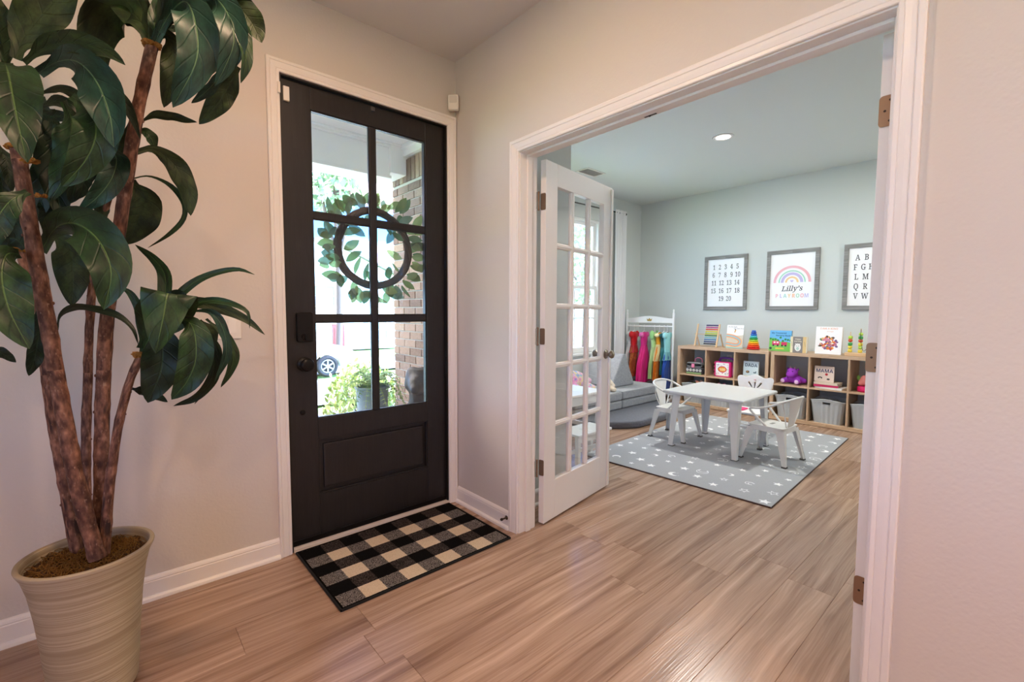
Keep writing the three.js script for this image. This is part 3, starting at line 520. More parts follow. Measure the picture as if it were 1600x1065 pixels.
  leaf([[62, 470, 1.43], [66, 500, 1.43], [64, 530, 1.43], [60, 556, 1.43]], 34, 3, 0.1);
  leaf([[66, 300, 1.46], [74, 330, 1.46], [70, 365, 1.46]], 32, 3, 0.3);
  leaf([[14, 330, 1.42], [28, 350, 1.42], [42, 380, 1.42]], 30, 3, -0.3);
  // loose leaves right of the tall trunk
  leaf([[220, 190, 1.45], [240, 181, 1.47], [262, 181, 1.49], [288, 187, 1.51], [308, 191, 1.52]], 16, 2, 0.4);
  leaf([[214, 204, 1.45], [230, 208, 1.46], [238, 219, 1.47], [241, 233, 1.48]], 18, 0, 0.4);
  leaf([[210, 239, 1.44], [238, 233, 1.47], [268, 252, 1.49], [291, 292, 1.50], [298, 337, 1.50]], 32, 2, 0.3, 0.2, 0.55);
  leaf([[204, 280, 1.44], [232, 275, 1.47], [264, 289, 1.49], [287, 316, 1.50], [287, 338, 1.50], [266, 364, 1.49], [231, 387, 1.48]], 11, 0, 0.6);
  leaf([[204, 282, 1.50], [222, 312, 1.52], [214, 348, 1.53], [193, 382, 1.53]], 68, 2, 0.1, 0.15, 0.45);
  // crown on the tall middle trunk
  leaf([[235, 70, 1.405], [220, 34, 1.42], [196, 16, 1.46], [162, 32, 1.49], [148, 66, 1.50], [152, 104, 1.50], [164, 132, 1.50]], 88, 2, 0.1, 0.18, 0.45);
  leaf([[240, 68, 1.405], [254, 52, 1.43], [268, 70, 1.45], [270, 112, 1.46], [256, 168, 1.46]], 40, 2, 0.0, 0.1, 0.5);
  leaf([[241, 68, 1.40], [262, 26, 1.385], [288, 2, 1.33], [304, 30, 1.29], [308, 90, 1.28], [270, 168, 1.28]], 62, 1, 0.05, 0.22, 0.6);
  leaf([[243, 62, 1.405], [272, 6, 1.40], [300, -6, 1.40], [326, 12, 1.41], [336, 60, 1.42], [330, 118, 1.42]], 52, 3, 0.0);
  leaf([[242, 62, 1.40], [280, 2, 1.375], [322, -10, 1.36], [352, 14, 1.33], [366, 62, 1.31], [352, 104, 1.31], [336, 134, 1.31]], 46, 1, 0.1, 0.22, 0.55);
  leaf([[346, 100, 1.36], [340, 122, 1.36], [322, 143, 1.36], [299, 161, 1.36]], 22, 1, 0.4);
  leaf([[348, 0, 1.36], [368, 28, 1.34], [382, 64, 1.33], [384, 100, 1.33], [376, 130, 1.33]], 26, 0, 0.5);
  leaf([[334, -14, 1.40], [362, 0, 1.41], [390, 30, 1.42], [409, 67, 1.42]], 42, 2, 0.2);
  leaf([[372, 104, 1.42], [354, 140, 1.43], [336, 166, 1.43], [311, 194, 1.43]], 42, 2, 0.1, 0.15, 0.45);
  leaf([[237, 72, 1.40], [240, 52, 1.41], [242, 30, 1.42], [250, -4, 1.43], [254, -40, 1.43]], 24, 0, 0.2);
  leaf([[240, 70, 1.40], [248, 54, 1.41], [258, 34, 1.40], [276, 14, 1.39], [300, 4, 1.38]], 24, 3, 0.3);
  leaf([[234, 72, 1.40], [229, 56, 1.42], [222, 36, 1.44], [204, 6, 1.46], [176, -34, 1.48]], 58, 2, 0.1, 0.15, 0.6);
  leaf([[246, 58, 1.43], [266, 46, 1.45], [280, 44, 1.46], [296, 52, 1.47]], 12, 3, 0.2);
  leaf([[240, 40, 1.42], [286, -24, 1.42], [340, -40, 1.42], [360, -10, 1.42]], 34, 0, 0.2);
  // crown on the low right trunk
  leaf([[222, 552, 1.40], [246, 510, 1.41], [258, 432, 1.45], [240, 404, 1.46], [211, 382, 1.47]], 24, 0, 0.3);
  leaf([[224, 550, 1.40], [250, 500, 1.41], [276, 466, 1.42], [308, 438, 1.44], [348, 424, 1.46], [374, 421, 1.47], [398, 429, 1.47]], 15, 0, 0.5);
  leaf([[225, 550, 1.40], [256, 505, 1.41], [288, 482, 1.42], [324, 470, 1.42], [360, 474, 1.42], [387, 488, 1.42], [390, 513, 1.42]], 13, 0, 0.5);
  leaf([[226, 548, 1.41], [262, 500, 1.43], [300, 474, 1.44], [346, 482, 1.46], [384, 499, 1.47], [414, 523, 1.47]], 19, 2, 0.3);
  leaf([[219, 556, 1.40], [223, 530, 1.40], [220, 490, 1.39], [206, 460, 1.38], [187, 447, 1.38]], 19, 0, 0.4);
  leaf([[224, 545, 1.40], [248, 500, 1.38], [268, 470, 1.35], [262, 458, 1.31], [256, 490, 1.29], [249, 524, 1.28], [243, 552, 1.28]], 74, 0, 0.0, 0.22, 0.42);
  leaf([[236, 510, 1.40], [252, 530, 1.38], [252, 575, 1.37], [231, 629, 1.37]], 66, 3, 0.0, 0.15, 0.5);
  leaf([[278, 495, 1.38], [300, 508, 1.36], [306, 560, 1.35], [292, 596, 1.35], [268, 624, 1.35]], 56, 0, 0.05, 0.2, 0.5);
  leaf([[292, 486, 1.42], [330, 488, 1.42], [350, 518, 1.42], [353, 556, 1.42], [335, 597, 1.42]], 18, 1, 0.5);
  leaf([[322, 498, 1.45], [356, 530, 1.46], [364, 566, 1.46], [345, 605, 1.46]], 20, 0, 0.5);
  leaf([[316, 520, 1.44], [334, 556, 1.44], [328, 598, 1.44], [302, 622, 1.44], [271, 634, 1.44]], 20, 3, 0.5);
  leaf([[316, 510, 1.46], [338, 540, 1.47], [336, 580, 1.47], [304, 631, 1.47]], 15, 3, 0.5);
  leaf([[206, 607, 1.46], [230, 612, 1.44], [262, 628, 1.43]], 18, 3, 0.3);
  leaf([[312, 500, 1.47], [330, 520, 1.48], [328, 545, 1.48]], 22, 2, 0.3);
  leaf([[276, 480, 1.42], [262, 472, 1.42], [278, 462, 1.42], [296, 472, 1.42]], 22, 3, 0.2);
}
// ---------- outside the front door ----------
const ground = (z) => -0.22 - 0.055 * Math.max(0, -z - 1.9);
{
  const concrete = std(0xb9b4ab, 0.9), trimW = std(0xfafaf9, 0.6);
  struct('porch_floor', box2(-2.6, 0.47, -0.30, -0.055, -1.75, -0.15, 0.01), concrete, 'concrete porch floor outside the black door');
  struct('porch_ceiling', [box2(-2.6, 0.60, 2.70, 2.80, -1.75, -0.15), box2(-2.6, 0.44, 2.66, 2.70, -1.48, -1.45, 0.006), box2(-2.6, 0.44, 2.68, 2.70, -1.45, -1.43, 0.004)], trimW, 'white porch ceiling seen through the upper panes');
  struct('porch_beam', [box2(-2.6, 0.30, 2.40, 2.70, -1.70, -1.48, 0.004), box2(-2.6, 0.31, 2.395, 2.42, -1.71, -1.47, 0.004)], trimW, 'white porch beam across the front of the porch');
  struct('porch_frieze', [box2(0.41, 0.47, 2.60, 2.72, -1.75, -0.15, 0.004), box2(0.39, 0.47, 2.66, 2.70, -1.75, -0.15, 0.006), box2(0.29, 0.46, 2.44, 2.70, -1.75, -1.44, 0.004)], trimW, 'white trim board above the brick porch wall');
  struct('unseen_porch_wall_left', box2(-2.25, -2.15, -0.3, 2.70, -1.72, -0.15), std(0xa8988a, 0.95), 'tan left side wall of the porch, out of view, placed to shade the hall corner by the door');  // unseen wall, placed to block side light from the corner by the door
  // brick side wall, every brick a piece
  const core = struct('wall_porch', box2(0.452, 0.47, -0.3, 2.60, -1.72, -0.15), std(0xc9c2b8, 0.95), 'tan brick side wall of the porch with a soldier course on top');
  const bt = [[140, 112, 96], [112, 86, 74], [160, 134, 116], [124, 102, 92], [98, 76, 68], [150, 122, 108]].map((c, k) => std(0xffffff, 0.9, { map: dataTex(64, 32, (u, v) => mix(mix(c, [196, 182, 168], 0.45 * fbm(u * 9, v * 7, k + 2, 3)), [110, 92, 84], Math.max(0, fbm(u * 14, v * 9, k + 30, 3) - 0.52) * 3)) }));
  const bg = new RoundedBoxGeometry(0.014, 0.064, 0.198, 1, 0.0025), bh = new RoundedBoxGeometry(0.014, 0.064, 0.094, 1, 0.0025), bs = new RoundedBoxGeometry(0.014, 0.198, 0.062, 1, 0.0025);
  let n = 0;
  for (let r = 0; r < 33; r++) {
    const y = -0.02 + r * 0.0745; if (y > 2.36) break;
    for (let i = 0; i < 8; i++) {
      let z = -1.72 + 0.104 + i * 0.208 + (r % 2 ? -0.104 : 0), g = bg;
      if (r % 2 && i === 0) { g = bh; z = -1.72 + 0.05; }
      if (z > -0.25) continue;
      const m = obj('brick', g, bt[Math.floor(hash(r, i, 3) * 6)], core); m.position.set(0.447 + 0.002 * hash(r, i, 6), y + 0.037, z); n++;
    }
  }
  for (let i = 0; i < 21; i++) { const m = obj('brick', bs, bt[Math.floor(hash(99, i, 3) * 6)], core); m.position.set(0.446, 2.485, -1.685 + i * 0.0735); }
  // ground, lawn, paving
  const strip = (x0, x1, z0, z1, dy, mat, name, label, kind = 'structure') => { const g = grid(20, 20, (u, v) => { const z = z0 + (z1 - z0) * v; return [x0 + (x1 - x0) * u, ground(z) + dy, z]; }); const m = obj(name, g, mat); tag(m, label, undefined, undefined, kind); return m; };
  const lawnT = dataTex(256, 256, (u, v) => mix([92, 128, 52], [160, 186, 96], fbm(u * 60, v * 60, 2, 3)));
  const dbl = { side: THREE.DoubleSide };
  lawnT.repeat.set(12, 12);
  strip(-40, 60, -60, 40, -0.12, std(0xffffff, 0.95, { map: lawnT, ...dbl }), 'lawn', 'sunlit front lawn beyond the porch');
  strip(-4, 40, -11.2, -6.2, -0.06, std(0xd8d4cc, 0.9, dbl), 'driveway', 'pale concrete drive beyond the shrubs');
  strip(-40, 60, -22, -13.2, -0.05, std(0xb8b6b2, 0.9, dbl), 'street', 'pale street in the sun');
  strip(-16, -3.62, -1.5, 8, -0.03, std(0x9a8d80, 0.9, dbl), 'added_paving', 'pale paving left of the house, out of view, added to keep lawn green off the hall walls');  // added outside the unseen window so bounced light is less green
  const mulchT = dataTex(256, 256, (u, v) => mix([60, 44, 36], [156, 132, 116], fbm(u * 50, v * 50, 8, 4)));
  strip(-3.2, 6, -4.4, -1.76, -0.05, std(0xffffff, 0.95, { map: mulchT, bumpMap: mulchT, bumpScale: 0.02, ...dbl }), 'mulch_bed', 'brown mulch bed in front of the porch');
  const curb = []; for (let i = 0; i < 14; i++) curb.push(box(0.6, 0.12, 0.12, -3 + i * 0.62, ground(-4.45) + 0.0, -4.47, 0.02));
  struct('trim_7', curb, std(0x77736f, 0.9), 'dark edging stones round the mulch bed');
}
const green = (c, r = 0.6) => std(c, r, { side: THREE.DoubleSide });
// one flat-bladed leaf shape, pointed, slightly folded
const bladeGeo = (L, W, fold = 0.25, bend = 0.3) => grid(2, 6, (u, v) => { const s = (u - 0.5) * 2, w = W / 2 * Math.sin(Math.PI * Math.min(1, v * 0.97 + 0.03)) ** 0.8; return [s * w, v * L, bend * L * v * v + Math.abs(s) * w * fold]; });
{
  // wreath hanging outside on the door
  const c = at(572, 392, 2.72); c.z = -0.135;
  const w = thing('wreath', 'round vine wreath with eucalyptus leaves hanging outside on the glazed door', 'wreath', [c.x, c.y, c.z]);
  const vine = std(0x2a2321, 0.95), R = 0.212, parts = [];
  for (let k = 0; k < 7; k++) { const ph = k * 0.9, pts = []; for (let i = 0; i < 40; i++) { const a = i / 40 * Math.PI * 2, q = a * 3 + ph, rr = R + 0.014 * Math.cos(q) * (0.7 + 0.3 * Math.sin(k)); pts.push([rr * Math.cos(a), rr * Math.sin(a), 0.014 * Math.sin(q)]); } parts.push(tube(pts, 0.0122, 110, true, 6)); }
  obj('vine_ring', parts, vine, w);
  const kinds = [bladeGeo(0.088, 0.05), bladeGeo(0.074, 0.046, 0.2, 0.1), bladeGeo(0.1, 0.052, 0.15, 0.4)], ms = [0x668a5c, 0x527a56, 0x8aaa74, 0x628876].map((c) => phys(c, 0.6, { side: THREE.DoubleSide, transmission: 0.4, thickness: 0 }));
  for (let i = 0; i < 92; i++) {
    const inner = i % 6 === 5, a = i / 92 * Math.PI * 2 + rnd(-0.05, 0.05), rr = R + (inner ? rnd(-0.03, -0.01) : rnd(0.005, 0.07)), dir = a + (inner ? Math.PI : 0) + rnd(-1, 1);
    const m = obj('leaf', kinds[i % 3], ms[Math.floor(rnd(0, 4))], w);
    m.position.set(rr * Math.cos(a), rr * Math.sin(a), rnd(-0.03, 0.02)); m.rotation.set(rnd(-0.5, 0.5), rnd(-0.7, 0.7), dir - Math.PI / 2, 'ZYX');
  }
  obj('hanger_strap', tube([[-0.524 - c.x, R - 0.012, 0.0], [-0.524 - c.x, R + 0.02, 0.03], [-0.524 - c.x, R + 0.1, c.z < 0 ? 0.074 : 0.07]], 0.002, 12), blackMetal, w);
}
{
  const f = thing('fern_planter', 'blue-grey planter with an arching green fern on the porch', 'planter', [0.03, -0.055, -1.32]);
  obj('pot', lathe([[0, 0], [0.09, 0], [0.1, 0.02], [0.12, 0.35], [0.135, 0.6], [0.145, 0.605], [0.145, 0.63], [0.13, 0.63], [0.12, 0.56], [0, 0.56]], 40), std(0x7f93a0, 0.55), f);
  const fm = [green(0x86a866), green(0x6f9a63), green(0xa9c07c)];
  for (let k = 0; k < 30; k++) {
    const a = k / 30 * 6.283 + rnd(-0.1, 0.1), L = rnd(0.22, 0.34), up = rnd(0.08, 0.26), parts = [], N = 16;
    const P = (t) => V(Math.cos(a) * L * t, 0.6 + up * Math.sin(Math.PI * Math.min(1, t * 0.8)) * 1.1 - 0.25 * t * t * rnd(0.98, 1.02), Math.sin(a) * L * t);
    for (let i = 1; i <= N; i++) { const p = P(i / N), l = 0.055 * Math.sin(Math.PI * (0.12 + 0.86 * i / N)) + 0.006; for (const s of [1, -1]) { const g = new THREE.BufferGeometry(), dx = -Math.sin(a) * s * l, dz = Math.cos(a) * s * l, ox = Math.cos(a) * 0.012, oz = Math.sin(a) * 0.012; g.setAttribute('position', new THREE.Float32BufferAttribute([p.x - ox, p.y, p.z - oz, p.x + ox, p.y, p.z + oz, p.x + dx + ox, p.y - l * 0.25, p.z + dz + oz], 3)); g.computeVertexNormals(); parts.push(g); } }
    parts.push(tube([P(0), P(0.33), P(0.66), P(1)], 0.002, 10, false, 4));
    obj('frond', parts, fm[k % 3], f);
  }
  const s = thing('dog_statue', 'dark statue of a sitting dog on the porch by the brick wall', 'statue', [0.19, -0.055, -0.78], -0.7);
  obj('body', blob([[0, 0.30, 0, 0.11, 0.02, 0.5, 0.03, 0.1], [0, 0.16, -0.05, 0.14, 0, 0.34, 0, 0.11], [0, 0.55, 0.04, 0.085, 0, 0.68, 0.06, 0.075], [0, 0.74, 0.09, 0.088, 0, 0.72, 0.15, 0.065], [0, 0.70, 0.17, 0.05, 0, 0.685, 0.23, 0.035], [0.05, 0.42, 0.07, 0.05, 0.055, 0.05, 0.11, 0.035], [-0.05, 0.42, 0.07, 0.05, -0.055, 0.05, 0.11, 0.035], [0.1, 0.14, -0.02, 0.075, 0.1, 0.04, 0.08, 0.04], [-0.1, 0.14, -0.02, 0.075, -0.1, 0.04, 0.08, 0.04], [0.055, 0.80, 0.07, 0.035, 0.085, 0.69, 0.05, 0.03], [-0.055, 0.80, 0.07, 0.035, -0.085, 0.69, 0.05, 0.03]], 0.05, 48), std(0x14171b, 0.55), s);
  obj('plinth', ext(rrect(-0.17, -0.17, 0.17, 0.17, 0.03), 0.03, 0.005).rotateX(-Math.PI / 2), std(0x33383e, 0.7), s);
}
{
  const shrub = (name, label, x, z, r, h, mats, n, sd) => {
    const t = thing(name, label, 'shrub', [x, ground(z) - 0.04, z], 0, 'shrubs in the mulch bed'); seed = sd;
    const g = [bladeGeo(0.11, 0.035), bladeGeo(0.09, 0.04)], per = mats.map(() => []);
    for (let i = 0; i < n; i++) { const a = rnd(0, 6.28), q = rnd(-0.2, 1), rr = r * Math.sqrt(1 - q * q * 0.9) * rnd(0.5, 1), m = new THREE.Matrix4().compose(V(rr * Math.cos(a), h * (0.35 + 0.6 * q * rnd(0.6, 1)) , rr * Math.sin(a)), new THREE.Quaternion().setFromEuler(new THREE.Euler(rnd(-1, 1), rnd(0, 6.28), rnd(-1, 1))), V(1, 1, 1)); per[i % mats.length].push(g[i % 2].clone().applyMatrix4(m)); }
    per.forEach((l, i) => { const m = obj('foliage', l, mats[i], t); m.userData.kind = 'stuff'; });
    const st = []; for (let i = 0; i < 7; i++) { const a = i * 0.9; st.push(tube([[0, 0, 0], [r * 0.2 * Math.cos(a), h * 0.3, r * 0.2 * Math.sin(a)], [r * 0.6 * Math.cos(a), h * 0.8, r * 0.6 * Math.sin(a)]], 0.008, 6, false, 5)); }
    obj('stem', st, std(0x5b4a3b, 0.9), t);
  };
  const y = [green(0xc3cf7a), green(0x9db765), green(0xdadf9f)];
  shrub('shrub', 'loose yellow-green shrub in the mulch bed behind the fern', 0.75, -3.2, 0.5, 0.95, y, 900, 11);
  shrub('shrub', 'small pale shrub right of the loose yellow-green one', 1.75, -3.5, 0.42, 0.85, y, 600, 12);
  const tree = (label, x, z, h, r, sd) => { const N = r < 1.2 ? 420 : 1500;
    const t = thing('tree', label, 'tree', [x, ground(z) - 0.1, z], 0, 'trees across the street'); seed = sd;
    obj('trunk', [tube([[0, 0, 0], [0.1, h * 0.3, 0], [0, h * 0.75, 0.1]], 0.14, 12, false, 8), tube([[0.05, h * 0.4, 0], [r * 0.4, h * 0.6, 0.2], [r * 0.7, h * 0.8, 0]], 0.06, 8, false, 6), tube([[0.05, h * 0.45, 0], [-r * 0.4, h * 0.65, -0.2], [-r * 0.7, h * 0.78, 0]], 0.06, 8, false, 6)], std(0x6a5a4c, 0.9), t);
    const g = bladeGeo(0.34, 0.2), ms = [green(0xa3b98a), green(0xbccda2), green(0x8fa778)], per = [[], [], []];
    for (let i = 0; i < N; i++) { const a = rnd(0, 6.28), q = rnd(-1, 1), k = Math.cbrt(rnd(0.15, 1)) * r, m = new THREE.Matrix4().compose(V(k * Math.sqrt(1 - q * q) * Math.cos(a), h * 0.72 + k * q * 1.05, k * Math.sqrt(1 - q * q) * Math.sin(a)), new THREE.Quaternion().setFromEuler(new THREE.Euler(rnd(-2, 2), rnd(0, 6.28), rnd(-2, 2))), V(1, 1, 1)); per[i % 3].push(g.clone().applyMatrix4(m)); }
    per.forEach((l, i) => { obj('foliage', l, ms[i], t).userData.kind = 'stuff'; });
  };
  tree('pale leafy tree across the street, seen in the upper left pane', 5.55, -17, 10.2, 1.0, 21);
  tree('broad leafy tree beyond the drive, seen through the playroom window', 18, -14, 7.0, 2.6, 22);
  tree('leafy tree further right, seen through the playroom window', 24, -8, 6.4, 2.2, 23);
}
{
  // house across the street
  const h = thing('house', 'pale two-storey house across the street behind the wreath', 'house', [11.5, ground(-34) - 0.1, -36]);
  const sid = std(0xe6e1d8, 0.85), W = 15, H = 6, D = 8, wt = std(0xf4f3f0, 0.6), gl = std(0x93a0aa, 0.15);
  obj('wall', [box2(-W / 2, W / 2, 0, H, -D, 0), ext(poly([[-W / 2, H], [W / 2, H], [0, H + 3.2]]), 0.2).translate(0, 0, -0.2)], sid, h);
  const laps = []; for (let y = 0.15; y < H; y += 0.2) laps.push(box2(-W / 2, W / 2, y, y + 0.16, 0, 0.025)); obj('siding', laps, sid, h);
  obj('roof', [box(9.2, 0.18, D + 1, 0, 0, 0).rotateZ(0.4).translate(-4.1, H + 1.55, -D / 2), box(9.2, 0.18, D + 1, 0, 0, 0).rotateZ(-0.4).translate(4.1, H + 1.55, -D / 2)], std(0x77706b, 0.9), h);
  for (const [x, y, w, t] of [[-5.6, 3.7, 1.1, 1.6], [-3.2, 3.7, 1.1, 1.6], [0, 3.7, 1.6, 1.6], [3.4, 3.7, 1.1, 1.6], [5.6, 3.7, 1.1, 1.6], [-5.2, 0.8, 1.3, 1.7], [-2.6, 0.8, 1.3, 1.7], [4.6, 0.8, 1.6, 1.7]]) {
    const f = obj('window', [box2(x - w / 2 - 0.1, x + w / 2 + 0.1, y - 0.1, y, 0, 0.08), box2(x - w / 2 - 0.1, x + w / 2 + 0.1, y + t, y + t + 0.1, 0, 0.08), box2(x - w / 2 - 0.1, x - w / 2, y, y + t, 0, 0.08), box2(x + w / 2, x + w / 2 + 0.1, y, y + t, 0, 0.08), box2(x - w / 2, x + w / 2, y + t / 2 - 0.03, y + t / 2 + 0.03, 0, 0.06)], wt, h);
    obj('pane', box2(x - w / 2, x + w / 2, y, y + t, 0.005, 0.03), gl, f);
    for (const s of [-1, 1]) obj('shutter', box2(x + s * (w / 2 + 0.32) - 0.2, x + s * (w / 2 + 0.32) + 0.2, y - 0.05, y + t + 0.05, 0, 0.05, 0.01), std(0xa39ea2, 0.7), f);
  }
  obj('door', [box2(0.6, 1.6, 0, 2.2, 0, 0.07, 0.01), box2(0.75, 1.05, 0.3, 1.9, 0.07, 0.09, 0.01), box2(1.15, 1.45, 0.3, 1.9, 0.07, 0.09, 0.01)], std(0x8a3a36, 0.5), h);
  // parked car
  const c = thing('car', 'white car parked by the drive, its spoked wheel in the lower left pane', 'car', [2.1, ground(-12.8) - 0.05, -13.1]);
  const cp = phys(0xf1f1f1, 0.25, { clearcoat: 1 }), prof = new THREE.Shape();
  prof.moveTo(-2.2, 0.35); prof.lineTo(-2.25, 0.75); prof.quadraticCurveTo(-2.2, 0.98, -1.6, 1.0); prof.lineTo(-1.15, 1.02); prof.quadraticCurveTo(-0.6, 1.48, 0.0, 1.5); prof.quadraticCurveTo(0.75, 1.5, 1.2, 1.05); prof.quadraticCurveTo(2.05, 0.98, 2.2, 0.75); prof.lineTo(2.22, 0.35); prof.lineTo(1.75, 0.3); prof.absarc(1.35, 0.33, 0.4, 0, Math.PI, false); prof.lineTo(-0.95, 0.3); prof.absarc(-1.35, 0.33, 0.4, 0, Math.PI, false); prof.closePath();
  obj('body', ext(prof, 1.75, 0.06).translate(0, 0, -0.875), cp, c);
  obj('side_window', [ext(poly([[-0.95, 1.03], [-0.5, 1.38], [0.1, 1.41], [0.1, 1.03]]), 1.77).translate(0, 0, -0.885), ext(poly([[0.18, 1.03], [0.18, 1.41], [0.6, 1.36], [1.0, 1.03]]), 1.77).translate(0, 0, -0.885)], std(0xc4ccd2, 0.15), c);
  for (const [x, z] of [[1.35, 0.78], [-1.35, 0.78], [1.35, -0.78], [-1.35, -0.78]]) {
    const w = obj('wheel', [new THREE.TorusGeometry(0.27, 0.075, 12, 36).translate(x, 0.33, z)], std(0x1d1d1f, 0.85), c), sp = [new THREE.TorusGeometry(0.2, 0.018, 8, 30).translate(x, 0.33, z + 0.05 * Math.sign(z)), new THREE.CylinderGeometry(0.06, 0.06, 0.06, 16).rotateX(Math.PI / 2).translate(x, 0.33, z + 0.05 * Math.sign(z))];
    for (let k = 0; k < 6; k++) sp.push(box(0.045, 0.2, 0.03, 0, 0.1, 0).rotateZ(k * Math.PI / 3).translate(x, 0.33, z + 0.055 * Math.sign(z)));
    obj('rim', sp, std(0x9a9ea2, 0.35, { metalness: 0.6 }), w);
    obj('brake_disc', new THREE.CylinderGeometry(0.2, 0.2, 0.04, 24).rotateX(Math.PI / 2).translate(x, 0.33, z), std(0x2a2b2d, 0.7), w);
  }
  const u = thing('utility_box', 'teal-grey utility box on the lawn beside the brick wall', 'utility box', [4.9, ground(-9) - 0.05, -8.9], 0.2);
  obj('cabinet', [box(0.36, 1.0, 0.34, 0, 0.5, 0, 0.02), box(0.4, 0.06, 0.38, 0, 1.02, 0, 0.02)], std(0x7f9ba6, 0.5), u);
  obj('door', [box(0.3, 0.8, 0.012, 0, 0.5, 0.175, 0.004), box(0.02, 0.08, 0.02, 0.12, 0.5, 0.185, 0.004)], std(0x8aa5af, 0.5), u);
}
// ---------- playroom furniture ----------
const cream = std(0xeeece7, 0.28), FACE = -Math.PI / 2;   // things on the shelves look towards the hall
{
  const W = 2.25, H = 1.44, tex = canvasTex(1600, 1024, (g, w, h) => {
    g.fillStyle = '#a4a7ab'; g.fillRect(0, 0, w, h);
    const id = g.getImageData(0, 0, w, h); for (let i = 0; i < id.data.length; i += 4) { const n = (hash(i, 3, 7) - 0.5) * 16; for (let k = 0; k < 3; k++) id.data[i + k] += n; } g.putImageData(id, 0, 0);
    const star = (x, y, r, line, rot) => { g.beginPath(); for (let i = 0; i < 10; i++) { const a = rot + i * Math.PI / 5, q = i % 2 ? r * 0.45 : r; g.lineTo(x + q * Math.cos(a), y + q * Math.sin(a)); } g.closePath(); if (line) { g.lineWidth = 4; g.stroke(); } else g.fill(); };
    const moon = (x, y, r, line, rot) => { g.beginPath(); g.arc(x, y, r, rot + 0.6, rot + 5.7); g.arc(x + r * 0.55 * Math.cos(rot), y + r * 0.55 * Math.sin(rot), r * 0.78, rot + 5.25, rot + 1.05, true); g.closePath(); if (line) { g.lineWidth = 4; g.stroke(); } else g.fill(); };
    g.fillStyle = '#f1f2f3'; g.strokeStyle = '#e6e8ea';
    for (let j = 0; j < 9; j++) for (let i = 0; i < 13; i++) { const k = Math.floor(hash(i, j, 31) * 6), x = (i + 0.3 + 0.4 * hash(i, j, 1) + (j % 2) * 0.5) * w / 13.2, y = (j + 0.3 + 0.4 * hash(i, j, 2)) * h / 9, r = 17 + 13 * hash(i, j, 5), rot = hash(i, j, 6) * 6.28; if (k < 3) star(x, y, r, false, rot); else if (k === 3) star(x, y, r * 0.8, true, rot); else moon(x, y, r, k === 5, rot); }
  });
  const r = thing('rug', 'light grey rug with white stars and moons under the white play table', 'rug', [2.49, 0, 0.60], 0.048);
  const top = box2(-W / 2, W / 2, 0.0005, 0.011, -H / 2, H / 2, 0.003), p = top.attributes.position, uv = top.attributes.uv; for (let i = 0; i < p.count; i++) uv.setXY(i, p.getX(i) / W + 0.5, p.getZ(i) / H + 0.5);
  obj('pile', top, std(0xffffff, 0.95, { map: tex }), r);
  obj('binding', [[-W / 2, -H / 2, W / 2, -H / 2], [-W / 2, H / 2, W / 2, H / 2], [-W / 2, -H / 2, -W / 2, H / 2], [W / 2, -H / 2, W / 2, H / 2]].map(([a, b, c, d]) => tube([[a, 0.0048, b], [(a + c) / 2, 0.0048, (b + d) / 2], [c, 0.0048, d]], 0.0045, 4, false, 6)), std(0x4c3a36, 0.9), r);
}
const RUGY = 0.0112;
// tapered angle-iron leg from the top corner to the foot
function angleLeg(top, foot, w0, w1, t = 0.0022) {
  const dx = Math.sign(foot[0]), dz = Math.sign(foot[2]), fl = (ax) => grid(2, 10, (u, v) => { const w = w0 + (w1 - w0) * v, p = top.map((a, i) => a + (foot[i] - a) * v), k = 0.003 * Math.sin(Math.PI * u); return ax ? [p[0] - dx * w * u, p[1], p[2] + dz * k] : [p[0] + dx * k, p[1], p[2] - dz * w * u]; });
  const g = [];
  for (const ax of [0, 1]) { const a = fl(ax), b = a.clone().translate(ax ? 0 : -dx * t, 0, ax ? -dz * t : 0); g.push(a, b); }
  g.push(tube([top, [foot[0], foot[1] + 0.004, foot[2]]], Math.max(t * 1.6, 0.0035), 6, false, 6), box(w1 * 1.15, 0.012, w1 * 1.15, foot[0] - dx * w1 * 0.5, foot[1] + 0.0065, foot[2] - dz * w1 * 0.5, 0.003));
  return g;
}
const metalW = std(0xe0e0dd, 0.3, { side: THREE.DoubleSide });
{
  const t = thing('play_table', 'white square metal play table on the grey rug', 'table', [2.445, RUGY, 0.565], 0.0), a = 0.355;
  obj('tabletop', [new RoundedBoxGeometry(0.735, 0.028, 0.70, 4, 0.012).translate(0, 0.491, 0), box(0.66, 0.01, 0.62, 0, 0.473, 0, 0.004)], std(0xd2d4d4, 0.24), t);
  for (const [sx, sz] of [[1, 1], [1, -1], [-1, 1], [-1, -1]]) { const top = [sx * 0.30, 0.47, sz * 0.285], foot = [sx * 0.335, 0, sz * 0.298]; obj('leg', angleLeg(top, foot, 0.074, 0.036), metalW, t); obj('foot_cap', box(0.05, 0.008, 0.05, foot[0] - sx * 0.02, 0.0045, foot[2] - sz * 0.02, 0.002), std(0x6b6b69, 0.8), t); }
}
